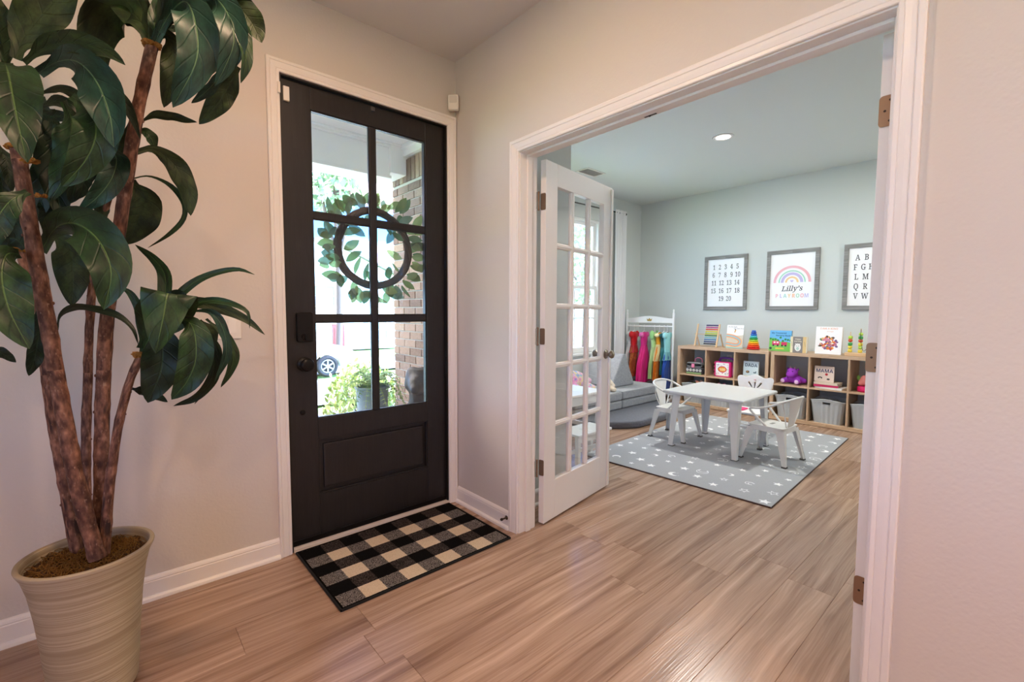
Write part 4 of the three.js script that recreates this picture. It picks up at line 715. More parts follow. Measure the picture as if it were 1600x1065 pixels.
function metalChair(label, pos, turn) {
  const t = thing('metal_chair', label, 'chair', pos, turn, 'white metal armchairs at the play table');
  const seat = ext(rrect(-0.14, -0.14, 0.14, 0.14, 0.035), 0.006, 0.002).rotateX(-Math.PI / 2).translate(0, 0.286, 0);
  const lip = (y0, y1, k) => grid(60, 3, (u, v) => { const a = u * Math.PI * 2, c = Math.cos(a), s = Math.sin(a), n = 5, r = 0.14 / (Math.abs(c) ** n + Math.abs(s) ** n) ** (1 / n), q = 1 + k * v; return [r * c * q, y0 + (y1 - y0) * v, r * s * q]; }, true);
  obj('seat', [seat, lip(0.291, 0.25, 0.03), grid(24, 6, (u, v) => { const a = u * 6.2832, r = 0.03 + 0.05 * v; return [r * Math.cos(a), 0.2925 + 0.0018 * Math.sin(v * Math.PI), r * Math.sin(a)]; }, true)], metalW, t);
  obj('seat_slot', ext(rrect(-0.035, -0.012, 0.035, 0.012, 0.01), 0.001).rotateX(-Math.PI / 2).translate(0, 0.293, 0), std(0x8d8c88, 0.6), t);
  for (const [sx, sz] of [[1, 1], [1, -1], [-1, 1], [-1, -1]]) { const foot = [sx * 0.183, 0, sz * 0.183]; obj('leg', angleLeg([sx * 0.138, 0.27, sz * 0.138], foot, 0.058, 0.026), metalW, t); obj('foot_cap', box(0.036, 0.012, 0.036, foot[0] - sx * 0.014, 0.0065, foot[2] - sz * 0.014, 0.003), std(0x55534f, 0.8), t); }
  const half = [[0.128, 0.285, -0.01], [0.146, 0.35, 0.055], [0.16, 0.405, 0.105], [0.165, 0.425, 0.10], [0.172, 0.437, 0.03], [0.178, 0.468, -0.06], [0.165, 0.505, -0.135], [0.10, 0.528, -0.18], [0, 0.534, -0.192]];
  obj('arm_hoop', tube([...half, ...half.slice(0, -1).reverse().map(([x, y, z]) => [-x, y, z])], 0.0088, 90, false, 10), metalW, t);
  obj('back_brace', [tube([[0.06, 0.288, -0.128], [0.13, 0.40, -0.14], [0.155, 0.505, -0.13]], 0.005, 10), tube([[-0.06, 0.288, -0.128], [-0.13, 0.40, -0.14], [-0.155, 0.505, -0.13]], 0.005, 10)], metalW, t);
  const panel = (dz) => grid(10, 12, (u, v) => { const s = (u - 0.5) * 2, w = 0.052 + 0.075 * v ** 1.5, y = 0.284 + v * (0.532 - 0.284 - 0.012 * s * s); return [s * w, y, -0.132 - 0.06 * v + 0.022 * s * s * v + dz]; });
  obj('backrest', [panel(0), panel(-0.002)], metalW, t);
  return t;
}
const chair = metalChair('white metal armchair left of the play table, its back to the couch', [2.432, RUGY, 0.152], 0.03);
dup(chair, [2.415, RUGY, 1.017], Math.PI - 0.07, 'white metal armchair right of the play table, nearest to the right door leaf');
{
  const t = thing('kids_chair', 'white wooden kids chair with a butterfly-cut back behind the play table', 'chair', [2.985, RUGY, 0.60], FACE), w = std(0xf3f2f1, 0.4);
  const s = new THREE.Shape(); s.moveTo(-0.115, 0.40); s.bezierCurveTo(-0.16, 0.45, -0.16, 0.5, -0.168, 0.535); s.bezierCurveTo(-0.172, 0.575, -0.13, 0.58, -0.11, 0.566); s.bezierCurveTo(-0.07, 0.55, -0.05, 0.588, 0, 0.59); s.bezierCurveTo(0.05, 0.588, 0.07, 0.55, 0.11, 0.566); s.bezierCurveTo(0.13, 0.58, 0.172, 0.575, 0.168, 0.535); s.bezierCurveTo(0.16, 0.5, 0.16, 0.45, 0.115, 0.40); s.closePath();
  const slot = (x, y, r) => { const h = new THREE.Path(), c = Math.cos(r), q = Math.sin(r); [[-0.004, -0.032], [0.004, -0.032], [0.0085, 0.03], [0, 0.034], [-0.0085, 0.03]].forEach(([a, b], i) => h[i ? 'lineTo' : 'moveTo'](x + a * c - b * q, y + a * q + b * c)); h.closePath(); s.holes.push(h); };
  slot(0, 0.486, 0); slot(-0.042, 0.488, 0.62); slot(0.042, 0.488, -0.62);
  obj('backrest', ext(s, 0.014, 0.003).rotateX(-0.1).translate(0, -0.002, -0.105), w, t);
  obj('butterfly_head', ball(0.009, 0, 0.536, -0.141, 1, 1, 0.4), std(0xf0c9cf, 0.6), t);
  obj('back_post', [tube([[-0.11, 0.27, -0.125], [-0.112, 0.42, -0.145]], 0.012, 6), tube([[0.11, 0.27, -0.125], [0.112, 0.42, -0.145]], 0.012, 6)], w, t);
  obj('seat', ext(rrect(-0.15, -0.145, 0.15, 0.145, 0.03), 0.02, 0.005).rotateX(-Math.PI / 2).translate(0, 0.238, 0), w, t);
  obj('cushion', ext(rrect(-0.11, -0.10, -0.01, 0.05, 0.03), 0.010, 0.005).rotateX(-Math.PI / 2).translate(0, 0.258, 0), std(0xe23a78, 0.9), t);
  const legP = lathe([[0, 0], [0.010, 0], [0.012, 0.02], [0.0095, 0.06], [0.014, 0.075], [0.0095, 0.09], [0.0135, 0.15], [0.0095, 0.165], [0.014, 0.18], [0.013, 0.239], [0, 0.239]], 14);
  for (const [x, z] of [[0.125, 0.12], [-0.125, 0.12], [0.125, -0.12], [-0.125, -0.12]]) obj('leg', legP.clone().translate(x, 0, z), w, t);
  obj('stretcher', [box2(-0.125, 0.125, 0.1, 0.118, 0.114, 0.126, 0.003), box2(-0.125, 0.125, 0.07, 0.088, -0.126, -0.114, 0.003)], w, t);
}
// cube shelves
const oakT = dataTex(512, 256, (u, v) => { const a = fbm(u * 3, v * 60, 14, 4), b = fbm(u * 8, v * 200, 15, 3); return mix([176, 143, 112], [222, 194, 164], Math.max(0, Math.min(1, 0.7 * a + 0.5 * b - 0.05))); });
const oak = std(0xffffff, 0.5, { map: oakT });
const SX = 3.98, ST = 0.77;
function cubeShelf(label, z0) {
  const t = thing('cube_shelf', label, 'shelf', [SX + 0.195, 0, z0 + 0.56], FACE, 'oak cube shelves along the picture wall'), W = 1.112, D = 0.39, e = 0.036, m = (g) => metric(g, 1.2);
  const up = (x0, x1, y0, y1) => { const g = box2(x0, x1, y0, y1, -D / 2, D / 2, 0.0015); return m(g.rotateZ(Math.PI / 2)).rotateZ(-Math.PI / 2); };
  obj('top_board', m(box2(-W / 2, W / 2, ST - e, ST, -D / 2, D / 2, 0.0015)), oak, t); obj('bottom_board', m(box2(-W / 2, W / 2, 0.004, 0.004 + e, -D / 2, D / 2, 0.0015)), oak, t);
  obj('side_panel', up(-W / 2, -W / 2 + e, 0.004 + e, ST - e), oak, t); obj('side_panel', up(W / 2 - e, W / 2, 0.004 + e, ST - e), oak, t);
  const c = (W - 2 * e - 2 * 0.016) / 3, x = [-W / 2 + e + c, -W / 2 + e + 2 * c + 0.016];
  for (const a of x) obj('divider', up(a, a + 0.016, 0.004 + e, ST - e), oak, t);
  for (const [a, b] of [[-W / 2 + e, x[0]], [x[0] + 0.016, x[1]], [x[1] + 0.016, W / 2 - e]]) obj('middle_shelf', m(box2(a, b, 0.392, 0.408, -D / 2, D / 2, 0.001)), oak, t);
  return t;
}
const shelfL = cubeShelf('light oak cube shelf on the left, carrying the abacus and the rainbow toy', -0.70);
const shelfR = dup(shelfL, [SX + 0.195, 0, 0.435 + 0.56], FACE, 'light oak cube shelf on the right, carrying the purple plush and the grey bins');
const CELL = 0.356, cellZ = (u, i) => (u ? 0.435 : -0.70) + 0.036 + 0.1675 + i * (0.336 + 0.016), MID = 0.4085;
// grey plastic bins
function bin(label, z, x = SX + 0.165) {
  const t = thing('storage_bin', label, 'bin', [x, 0.0405, z], FACE, 'grey bins in the lower shelf cells'), pl = std(0xb6bdc1, 0.5, { side: THREE.DoubleSide });
  const NU = 144, NV = 20, hh = (a) => 0.255 - 0.03 * Math.abs(Math.cos(a)) ** 2, sh = (u, v, o) => { const a = (u - 0.25) * Math.PI * 2, c = Math.cos(a), s = Math.sin(a), n = 7, k = 0.82 + 0.18 * v, rr = 1 / (Math.abs(c) ** n + Math.abs(s) ** n) ** (1 / n), rib = v < 0.86 ? 0.0028 * Math.sin(rr * (Math.abs(s) > Math.abs(c) ? c : s) * 21) : 0.004, q = 1 - (o / 0.15); return [(0.155 * k * rr * c) * q + c * rib, v * (hh(a)), (0.155 * k * rr * s) * q + s * rib]; };
  const hole = (i, j) => { const u = (i + 0.5) / NU, v = (j + 0.5) / NV; return v > 0.80 && v < 0.895 && (Math.abs(u - 0.5) < 0.035 || u < 0.035 || u > 0.965); };
  obj('body', [grid(NU, NV, (u, v) => sh(u, v, 0), true, hole), grid(NU, NV, (u, v) => sh(u, v, 0.003), true, hole), ext(rrect(-0.122, -0.122, 0.122, 0.122, 0.03), 0.004).rotateX(-Math.PI / 2)], pl, t);
  const pts = []; for (let i = 0; i < 60; i++) pts.push(sh(i / 60, 1, 0.001)); obj('rim', tube(pts, 0.0052, 150, true, 8), std(0xbcc3c7, 0.45), t);
  return t;
}
const b0 = bin('grey plastic bin in the lower right-hand shelf below the purple plush', cellZ(1, 0));
const bins = [[1, 1, 'grey plastic bin in the lower right-hand shelf below the MAMA book'], [1, 2, 'grey plastic bin in the lower right-hand shelf cut off by the door leaf'], [0, 0, 'grey plastic bin in the lower left-hand shelf below the flowered box'], [0, 1, 'grey plastic bin in the lower left-hand shelf below the pink 100 toy'], [0, 2, 'grey plastic bin in the lower left-hand shelf behind the kids chair']];
for (const [u, i, l] of bins) dup(b0, [SX + 0.165, 0.0405, cellZ(u, i)], FACE, l);
{
  const o = thing('wall_outlet', 'white wall outlet seen through the left cube shelf', 'outlet', [PX, 0.60, -0.20], FACE);
  obj('cover_plate', ext(rrect(-0.035, -0.058, 0.035, 0.058, 0.004), 0.006, 0.002), std(0xf2f0ec, 0.4), o);
  obj('socket', [ext(rrect(-0.016, 0.006, 0.016, 0.04, 0.01), 0.002).translate(0, 0, 0.006), ext(rrect(-0.016, -0.04, 0.016, -0.006, 0.01), 0.002).translate(0, 0, 0.006)], std(0xdcdad5, 0.4), o);
}
// play couch of foam blocks
const foamT = dataTex(256, 256, (u, v) => { const n = fbm(u * 40, v * 40, 2, 3); return mix([134, 138, 144], [168, 172, 178], n); });
const foam = phys(0xffffff, 0.9, { map: foamT, sheen: 0.6, sheenRoughness: 0.5, sheenColor: new THREE.Color(0.6, 0.62, 0.66) });
{
  const slab = (w, h, d) => metric(new RoundedBoxGeometry(w, h, d, 4, 0.022), 2), cat = 'cushion';
  const seam = (w, d, y) => tube([[-w / 2 + 0.01, y, -d / 2 + 0.004], [w / 2 - 0.01, y, -d / 2 + 0.004], [w / 2 - 0.004, y, d / 2 - 0.01], [-w / 2 + 0.004, y, d / 2 - 0.004]], 0.003, 60, true, 5, 0.02);
  const block = (label, x, y, z, w, h, d) => { const t = thing('couch_cushion', label, cat, [x, y, z], 0, 'foam blocks of the play couch'); obj('cover', slab(w, h, d).translate(0, h / 2, 0), foam, t); obj('piping', seam(w, d, h - 0.006), foam, t); return t; };
  const d = 0.74, z = -1.48 + 0.37 + 0.0;
  block('lower grey foam block at the right end of the play couch', 3.262, 0.078, z, 0.84, 0.1, d); block('lower grey foam block at the left end of the play couch, behind the glass door', 2.414, 0.078, z, 0.84, 0.1, d);
  block('upper grey foam block at the right end of the play couch', 3.262, 0.179, z, 0.84, 0.1, d); block('upper grey foam block at the left end of the play couch, behind the glass door', 2.414, 0.179, z, 0.84, 0.1, d);
  const s = new THREE.Shape(); s.moveTo(-0.84, -0.6); s.lineTo(0.84, -0.6); s.lineTo(0.84, 0.5); s.quadraticCurveTo(0.84, 0.605, 0.7, 0.605); s.lineTo(-0.34, 0.6); s.quadraticCurveTo(-0.46, 0.58, -0.6, 0.46); s.quadraticCurveTo(-0.84, 0.3, -0.84, 0.0); s.closePath();
  const t = thing('floor_cushion', 'flat dark grey floor cushion with rounded corners under the play couch', cat, [2.84, 0, -0.87]);
  obj('cover', metric(ext(s, 0.076, 0.022).rotateX(Math.PI / 2).translate(0, 0.0765, 0), 2), phys(0xa4a4ac, 0.9, { map: foamT, sheen: 0.6, sheenColor: new THREE.Color(0.5, 0.52, 0.56) }), t);
  t.scale.set(1, 1, 1);
  const wdg = (label, x, y, zz, turn) => { const q = thing('wedge_cushion', label, cat, [x, y, zz], turn); obj('cover', metric(ext(poly([[-0.25, 0], [0.2, 0], [0.215, 0.02], [0.02, 0.40], [-0.03, 0.40], [-0.26, 0.02]]), 0.5, 0.015).translate(0, 0, -0.25), 2), foam, q); return q; };
  wdg('grey triangular wedge cushion standing on the play couch by the curtain', 3.20, 0.281, -1.225, 0);
}
// dress-up rack
const RK = [4.06, 0, -1.175], RTURN = -79.9 * Math.PI / 180;
{
  const t = thing('dress_rack', 'white dress-up rack with a gold crown in the playroom corner', 'clothes rack', RK, RTURN), w = std(0xf4f4f3, 0.35);
  for (const x of [-0.335, 0.335]) { obj('post', [box2(x - 0.0125, x + 0.0125, 0, 1.19, -0.0125, 0.0125, 0.003), lathe([[0, 0.06], [0.007, 0.055], [0.012, 0.04], [0.009, 0.02], [0.013, 0.008], [0.013, 0]], 16).translate(x, 1.19, 0)], w, t); obj('foot', box2(x - 0.014, x + 0.014, 0, 0.035, -0.09, 0.13, 0.006), w, t); }
  const s = new THREE.Shape(); s.moveTo(-0.3225, 1.06); s.lineTo(0.3225, 1.06); s.lineTo(0.3225, 1.125); s.bezierCurveTo(0.22, 1.12, 0.14, 1.155, 0, 1.155); s.bezierCurveTo(-0.14, 1.155, -0.22, 1.12, -0.3225, 1.125); s.closePath();
  obj('headboard', ext(s, 0.016, 0.003).translate(0, 0, -0.008), w, t);
  obj('crown', ext(poly([[-0.028, 1.085], [0.028, 1.085], [0.038, 1.122], [0.018, 1.105], [0, 1.128], [-0.018, 1.105], [-0.038, 1.122]]), 0.005, 0.001).translate(0, 0, 0.008), std(0xb8924f, 0.35, { metalness: 0.7 }), t);
  obj('hanging_rail', new THREE.CylinderGeometry(0.010, 0.010, 0.645, 16).rotateZ(Math.PI / 2).translate(0, 1.012, 0), w, t);
  obj('bottom_shelf', box2(-0.3225, 0.3225, 0.10, 0.116, -0.13, 0.13, 0.003), w, t);
}
function ringBody(rows, k = 7, N = 72) { // rows [y, half width, half depth, fold, shift]
  const R = (v) => { const f = v * (rows.length - 1), i = Math.min(rows.length - 2, Math.floor(f)), t = f - i; return rows[i].map((a, q) => a + ((rows[i + 1][q] ?? 0) - a) * t); };
  const g = grid(N, (rows.length - 1) * 6, (u, v) => { const [y, w, d, f = 0, sx = 0] = R(v), a = u * Math.PI * 2, q = 1 + f * Math.sin(a * k + y * 6) + f * 0.5 * Math.sin(a * (k * 2 + 1) + 1); return [sx + w * Math.cos(a) * q, y, d * Math.sin(a) * q]; }, true);
  return g;
}
{
  const toRack = (x) => { const c = Math.cos(RTURN), s = Math.sin(RTURN); return [RK[0] + x * c, 1.012, RK[2] - x * s]; };
  const hw = std(0xf6f6f6, 0.4);
  const hanger = (x, label) => { const [a, y, b] = toRack(x), t = thing('hanger', label, 'hanger', [a, y, b], RTURN + Math.PI / 2, 'hangers on the dress-up rack'); obj('hook', tube([[0.004, -0.012, 0], [0.014, -0.002, 0], [0.010, 0.012, 0], [0, 0.0155, 0], [-0.012, 0.01, 0], [-0.013, -0.004, 0], [0, -0.03, 0], [0, -0.07, 0]], 0.0026, 30, false, 6), hw, t); obj('shoulders', tube([[-0.11, -0.115, 0], [-0.06, -0.085, 0], [0, -0.068, 0], [0.06, -0.085, 0], [0.11, -0.115, 0]], 0.0045, 20, false, 6), hw, t); return t; };
  const fab = (c, r = 0.7, m = {}) => phys(c, r, { side: THREE.DoubleSide, sheen: 0.5, sheenColor: new THREE.Color(0.4, 0.4, 0.4), ...m });
  const glitter = (a, b, sd) => dataTex(64, 128, (u, v) => mix(a, b, fbm(u * 16, v * 22, sd, 3) > 0.5 ? 0.8 : 0.2));
  function dress(x, label, hangerLabel, o) {
    hanger(x, hangerLabel);
    const [a, y, b] = toRack(x), t = thing('dress', label, 'dress', [a, y, b], RTURN + Math.PI / 2 + (o.twist ?? 0), 'dresses on the dress-up rack');
    const top = -0.085, waist = -0.085 - o.bod, end = -o.len;
    obj('bodice', ringBody([[waist, o.w * 0.62, 0.038, 0.02], [waist + o.bod * 0.35, o.w * 0.66, 0.042, 0.02], [waist + o.bod * 0.7, o.w * 0.8, 0.042, 0.02], [top - 0.018, o.w * 0.84, 0.034, 0.01], [top, o.w * 0.5, 0.02, 0]], 5, 48), fab(o.c1, 0.5, o.m1), t);
    obj('skirt', ringBody([[end, o.flare, o.fd ?? 0.075, 0.10], [end + (waist - end) * 0.5, o.flare * 0.86, (o.fd ?? 0.075) * 0.85, 0.09], [end + (waist - end) * 0.85, o.w * 0.8, 0.05, 0.06], [waist, o.w * 0.6, 0.038, 0.02]], 7, 96), fab(o.c2, 0.6, o.m2), t);
    if (o.c3) obj(o.third ?? 'overskirt', ringBody([[waist - (waist - end) * (o.ov ?? 0.55), o.flare * 0.9, (o.fd ?? 0.075) * 1.12, 0.12], [waist - (waist - end) * 0.2, o.w * 0.86, 0.06, 0.08], [waist + 0.008, o.w * 0.65, 0.042, 0.02]], 6, 72), fab(o.c3, 0.6, o.m3), t);
    if (o.sleeve) for (const s of [-1, 1]) obj('sleeve', ball(0.036, s * o.w * 0.86, top - 0.035, 0, 0.8, 1.1 * o.sleeve, 1, 14), fab(o.cs ?? o.c1), t);
    return t;
  }
  const tulle = { transmission: 0.35, thickness: 0 };
  dress(-0.285, 'white tulle dress at the left end of the dress-up rack', 'white hanger of the white tulle dress', { c1: 0xe9e9ea, c2: 0xe6e6e8, m2: tulle, w: 0.10, bod: 0.16, len: 0.62, flare: 0.159, fd: 0.028 });
  dress(-0.225, 'red and gold dress second from the left on the dress-up rack', 'white hanger of the red and gold dress', { c1: 0xd0101c, c2: 0xd9a06a, m2: { map: glitter([196, 120, 84], [240, 200, 150], 4) }, c3: 0xb01420, ov: 0.22, w: 0.11, bod: 0.2, len: 0.72, flare: 0.134, fd: 0.036, sleeve: 1.2 });
  dress(-0.075, 'hot pink princess dress with a long full skirt on the rack', 'white hanger of the hot pink dress', { c1: 0xe0268c, c2: 0xd8127c, w: 0.115, bod: 0.18, len: 0.78, flare: 0.207, fd: 0.07, sleeve: 1, cs: 0xe66cae });
  dress(0.075, 'light green fairy dress on the dress-up rack', 'white hanger of the light green dress', { c1: 0xb9e69a, c2: 0xc6e6a4, m2: tulle, w: 0.105, bod: 0.2, len: 0.72, flare: 0.171, fd: 0.04, sleeve: 1.6, cs: 0x98cf86 });
  dress(0.145, 'golden yellow dress with a cream bodice ruffle on the rack', 'white hanger of the golden yellow dress', { c1: 0xf0a41c, c2: 0xe9a93a, m2: { map: glitter([222, 150, 30], [250, 216, 130], 7) }, c3: 0xf0e0a0, m3: tulle, ov: 0.45, w: 0.105, bod: 0.17, len: 0.74, flare: 0.183, fd: 0.035, sleeve: 0.7, cs: 0xf4e6b0 });
  dress(0.21, 'dark teal dress between the golden and the pale blue dress', 'white hanger of the dark teal dress', { c1: 0x16595c, c2: 0x1c6a70, w: 0.1, bod: 0.2, len: 0.66, flare: 0.122, fd: 0.02, sleeve: 0.8 });
  dress(0.255, 'pale aqua and royal blue dress at the right end of the rack', 'white hanger of the aqua and blue dress', { c1: 0x9adfe2, c2: 0x1c4fae, c3: 0x8fd8de, m3: tulle, ov: 0.2, w: 0.105, bod: 0.27, len: 0.86, flare: 0.159, fd: 0.03, sleeve: 1.1, cs: 0xa6e6e8 });
}
// white desk behind the glass door
{
  const t = thing('kids_desk', 'white wooden kids desk seen through the panes of the open glass door', 'desk', [1.42, 0, -0.42], 0), w = std(0xf1f1f0, 0.35);
  obj('desktop', box2(-0.36, 0.36, 0.47, 0.492, -0.24, 0.24, 0.005), w, t); obj('apron', [box2(-0.33, 0.33, 0.385, 0.47, 0.19, 0.205, 0.002), box2(-0.33, 0.33, 0.385, 0.47, -0.205, -0.19, 0.002)], w, t);
  obj('back_panel', box2(-0.36, 0.36, 0.492, 0.64, -0.24, -0.222, 0.004), w, t);
  for (const [x, z] of [[-0.315, 0.185], [0.315, 0.185], [-0.315, -0.185], [0.315, -0.185]]) obj('leg', box(0.042, 0.47, 0.042, x, 0.235, z, 0.005), w, t);
  obj('side_rail', [box2(-0.325, -0.305, 0.12, 0.16, -0.165, 0.165, 0.003), box2(0.305, 0.325, 0.12, 0.16, -0.165, 0.165, 0.003)], w, t);
  const b = thing('kids_bench', 'low white bench in front of the kids desk, behind the glass door', 'bench', [1.26, 0, 0.0], 0.0);
  obj('seat', box2(-0.21, 0.21, 0.235, 0.255, -0.12, 0.12, 0.005), w, b); obj('apron', [box2(-0.19, 0.19, 0.185, 0.235, 0.085, 0.1, 0.002), box2(-0.19, 0.19, 0.185, 0.235, -0.1, -0.085, 0.002)], w, b);
  for (const [x, z] of [[-0.18, 0.085], [0.18, 0.085], [-0.18, -0.085], [0.18, -0.085]]) obj('leg', box(0.034, 0.235, 0.034, x, 0.1175, z, 0.004), w, b);
  obj('stretcher', box2(-0.18, 0.18, 0.07, 0.1, -0.01, 0.01, 0.003), w, b);
}
// ---------- framed prints ----------
const greyT = dataTex(256, 256, (u, v) => { const a = fbm(u * 3, v * 70, 5, 4); return mix([104, 102, 100], [168, 166, 163], a * 1.1); });
const greyWood = std(0xffffff, 0.65, { map: greyT, bumpMap: greyT, bumpScale: 0.001 });
function framed(z, label, draw) {
  const W = 0.55, H = 0.70, t = thing('picture_frame', label, 'picture', [PX - 0.001, 1.594, z], FACE, 'grey framed prints'), e = 0.042, m = (g) => metric(g, 2);
  const side = (w, h, x, y) => m(box(w, h, 0.026, x, y, 0.013, 0.003));
  obj('frame', [side(W, e, 0, H / 2 - e / 2), side(W, e, 0, -H / 2 + e / 2), side(e, H - 2 * e, -W / 2 + e / 2, 0), side(e, H - 2 * e, W / 2 - e / 2, 0)], greyWood, t);
  const pr = new THREE.BoxGeometry(W - 2 * e + 0.004, H - 2 * e + 0.004, 0.008).translate(0, 0, 0.006);
  obj('print', pr, std(0xffffff, 0.35, { map: canvasTex(768, 1024, (g, w, h) => { g.fillStyle = '#fbfafb'; g.fillRect(0, 0, w, h); g.textAlign = 'center'; g.textBaseline = 'middle'; draw(g, w, h); }) }), t);
}
const rowsOf = (rows, size, gap) => (g, w, h) => { g.fillStyle = '#2e2f33'; rows.forEach((r, j) => { const items = r.split(' '), y = h * 0.17 + j * h * 0.165, total = items.length; g.font = size + 'px serif'; items.forEach((s, i) => { g.save(); g.translate(w / 2 + (i - (total - 1) / 2) * gap[j], y); g.scale(0.82, 1.15); g.fillText(s, 0, 0); g.lineWidth = 3; g.strokeStyle = '#2e2f33'; g.strokeText(s, 0, 0); g.restore(); }); }); };
framed(-0.285, 'grey framed print of the numbers 1 to 20, leftmost of three', rowsOf(['1 2 3 4 5', '6 7 8 9 10', '11 12 13 14', '15 16 17 18', '19 20'], 118, [122, 126, 160, 166, 160]));
framed(0.49, 'grey framed pastel rainbow print between the number and letter prints', (g, w, h) => {
  const cx = w / 2, cy = h * 0.55, arc = (r, t, c) => { g.beginPath(); g.arc(cx, cy, r, Math.PI, 0); g.lineWidth = t; g.strokeStyle = c; g.stroke(); };
  arc(300, 46, '#f2b9c3'); arc(222, 24, '#a8dcc8'); arc(168, 50, '#c9bfe6'); arc(100, 34, '#f2cf9c');
  g.fillStyle = '#cdbfe8'; g.beginPath(); g.moveTo(cx, cy); g.bezierCurveTo(cx - 46, cy - 30, cx - 24, cy - 62, cx, cy - 38); g.bezierCurveTo(cx + 24, cy - 62, cx + 46, cy - 30, cx, cy); g.fill();
  g.fillStyle = '#262628'; g.font = 'italic 128px serif'; g.save(); g.translate(cx, h * 0.665); g.rotate(-0.02); g.fillText('Lilly’s', 0, 0); g.strokeStyle = '#262628'; g.lineWidth = 3; g.strokeText('Lilly’s', 0, 0); g.restore();
  const word = 'PLAYROOM', cols = ['#f1b6c2', '#cfc3ea', '#a9dbd6', '#f4d49a', '#f3b98e', '#b4dfc0', '#f1b6c2', '#c7c2e8']; g.font = 'bold 104px sans-serif'; [...word].forEach((s, i) => { g.fillStyle = cols[i]; g.save(); g.translate(cx + (i - 3.5) * 73, h * 0.80); g.scale(0.84, 1); g.fillText(s, 0, 0); g.restore(); });
});
framed(1.266, 'grey framed alphabet print, cut off by the right door leaf', rowsOf(['A B C D E', 'F G H I J K', 'L M N O P', 'Q R S T U', 'V W X Y Z'], 118, [126, 112, 130, 130, 130]));

// ---------- on top of the shelves ----------
const onTop = (z, x = 4.09) => [x, ST + 0.0006, z];
const woodL = std(0xdcb98e, 0.55);
{
  const t = thing('abacus', 'wooden abacus with ten rows of coloured beads on the left shelf', 'abacus', onTop(-0.37, 4.13), FACE), tilt = -0.28;
  for (const s of [-1, 1]) { obj('post', box(0.018, 0.30, 0.018, 0, 0.15, 0, 0.003).rotateX(tilt).translate(s * 0.14, 0, 0.06), woodL, t); obj('leg', box(0.012, 0.185, 0.016, 0, 0, 0, 0.003).rotateX(0.5).translate(s * 0.156, 0.083, -0.055), woodL, t); }
  obj('cross_bar', new THREE.CylinderGeometry(0.005, 0.005, 0.33, 10).rotateZ(Math.PI / 2).translate(0, 0.158, 0.014), woodL, t);
  const C = [0x3c2a72, 0xc2489a, 0xe8522e, 0xe8d83a, 0xb9d94e, 0x3f8a4c, 0x7fcbd8, 0x2f86c4, 0x254a8a, 0x1f2c44];
  C.forEach((c, i) => {
    const y = 0.283 - i * 0.0268, z = 0.06 - Math.sin(-tilt) * y, yy = y * Math.cos(tilt);
    obj('rod', new THREE.CylinderGeometry(0.0016, 0.0016, 0.27, 6).rotateZ(Math.PI / 2).translate(0, yy, z), std(0xb9bcc0, 0.3, { metalness: 0.8 }), t);
    const beads = []; for (let k = 0; k < 10; k++) beads.push(new THREE.SphereGeometry(0.0098, 10, 8).scale(0.78, 1, 1).translate(-0.022 + k * 0.0158, yy, z));
    obj('bead_row', beads, std(c, 0.35), t);
  });
}
// books: cover with a printed front, pages; standing ones lean back a little
function book(label, pos, w, h, d, colour, draw, lean = 0.12, turn = FACE, category = 'book') {
  const t = thing('book', label, category, pos, turn, 'books on the cube shelves'), lm = (g) => g.rotateX(-lean).translate(0, 0, 0);
  const c = std(colour, 0.5);
  obj('cover', [lm(box2(-w / 2, w / 2, 0, h, 0, 0.0025)), lm(box2(-w / 2, -w / 2 + 0.0025, 0, h, 0.0025, d - 0.0025)), lm(box2(-w / 2, w / 2, 0, h, d - 0.0025, d))], c, t);
  obj('pages', lm(box2(-w / 2 + 0.0026, w / 2 - 0.003, 0.003, h - 0.003, 0.0026, d - 0.0026)), std(0xf3efe6, 0.8), t);
  if (draw) obj('front_print', lm(box2(-w / 2, w / 2, 0, h, d, d + 0.0006)), std(0xffffff, 0.35, { map: canvasTex(384, Math.round(384 * h / w), draw) }), t);
  return t;
}
const stand = (h, lean) => Math.sin(lean) * h * 0;
book('white book with a winding pastel road on its cover, right of the abacus', onTop(-0.02, 4.10), 0.20, 0.285, 0.012, 0xcfd6d4, (g, w, h) => {
  g.fillStyle = '#fbfaf6'; g.fillRect(0, 0, w, h); g.fillStyle = '#d9cdb9'; g.beginPath(); g.moveTo(0, h * 0.4); g.quadraticCurveTo(w * 0.4, h * 0.5, w, h * 0.42); g.lineTo(w, h); g.lineTo(0, h); g.fill();
  [['#efb955', 84], ['#f08a9a', 56], ['#8fcac4', 30]].forEach(([c, l]) => { g.strokeStyle = c; g.lineWidth = l; g.beginPath(); g.moveTo(0, h * 0.46); g.bezierCurveTo(w * 0.5, h * 0.46, w * 0.95, h * 0.62, w * 0.8, h * 0.78); g.bezierCurveTo(w * 0.6, h * 0.95, w * 0.3, h * 0.8, 0, h * 0.82); g.stroke(); });
  g.fillStyle = '#9cc7bf'; g.fillRect(0, h * 0.95, w, h * 0.05); g.fillStyle = '#d8a548'; g.save(); g.translate(w * 0.5, h * 0.26); g.rotate(0.3); g.fillRect(-12, -34, 24, 68); g.restore(); g.fillStyle = '#4a4a4c'; g.fillRect(w * 0.47, h * 0.18, 26, 16);
  g.fillStyle = '#3b3b3e'; g.font = 'italic 34px serif'; g.textAlign = 'center'; g.fillText('On the Night', w * 0.34, h * 0.1); g.fillText('You were Born', w * 0.7, h * 0.17); g.fillStyle = '#55585a'; g.font = '22px sans-serif'; g.fillText('~ ~ ~', w * 0.55, h * 0.8);
});
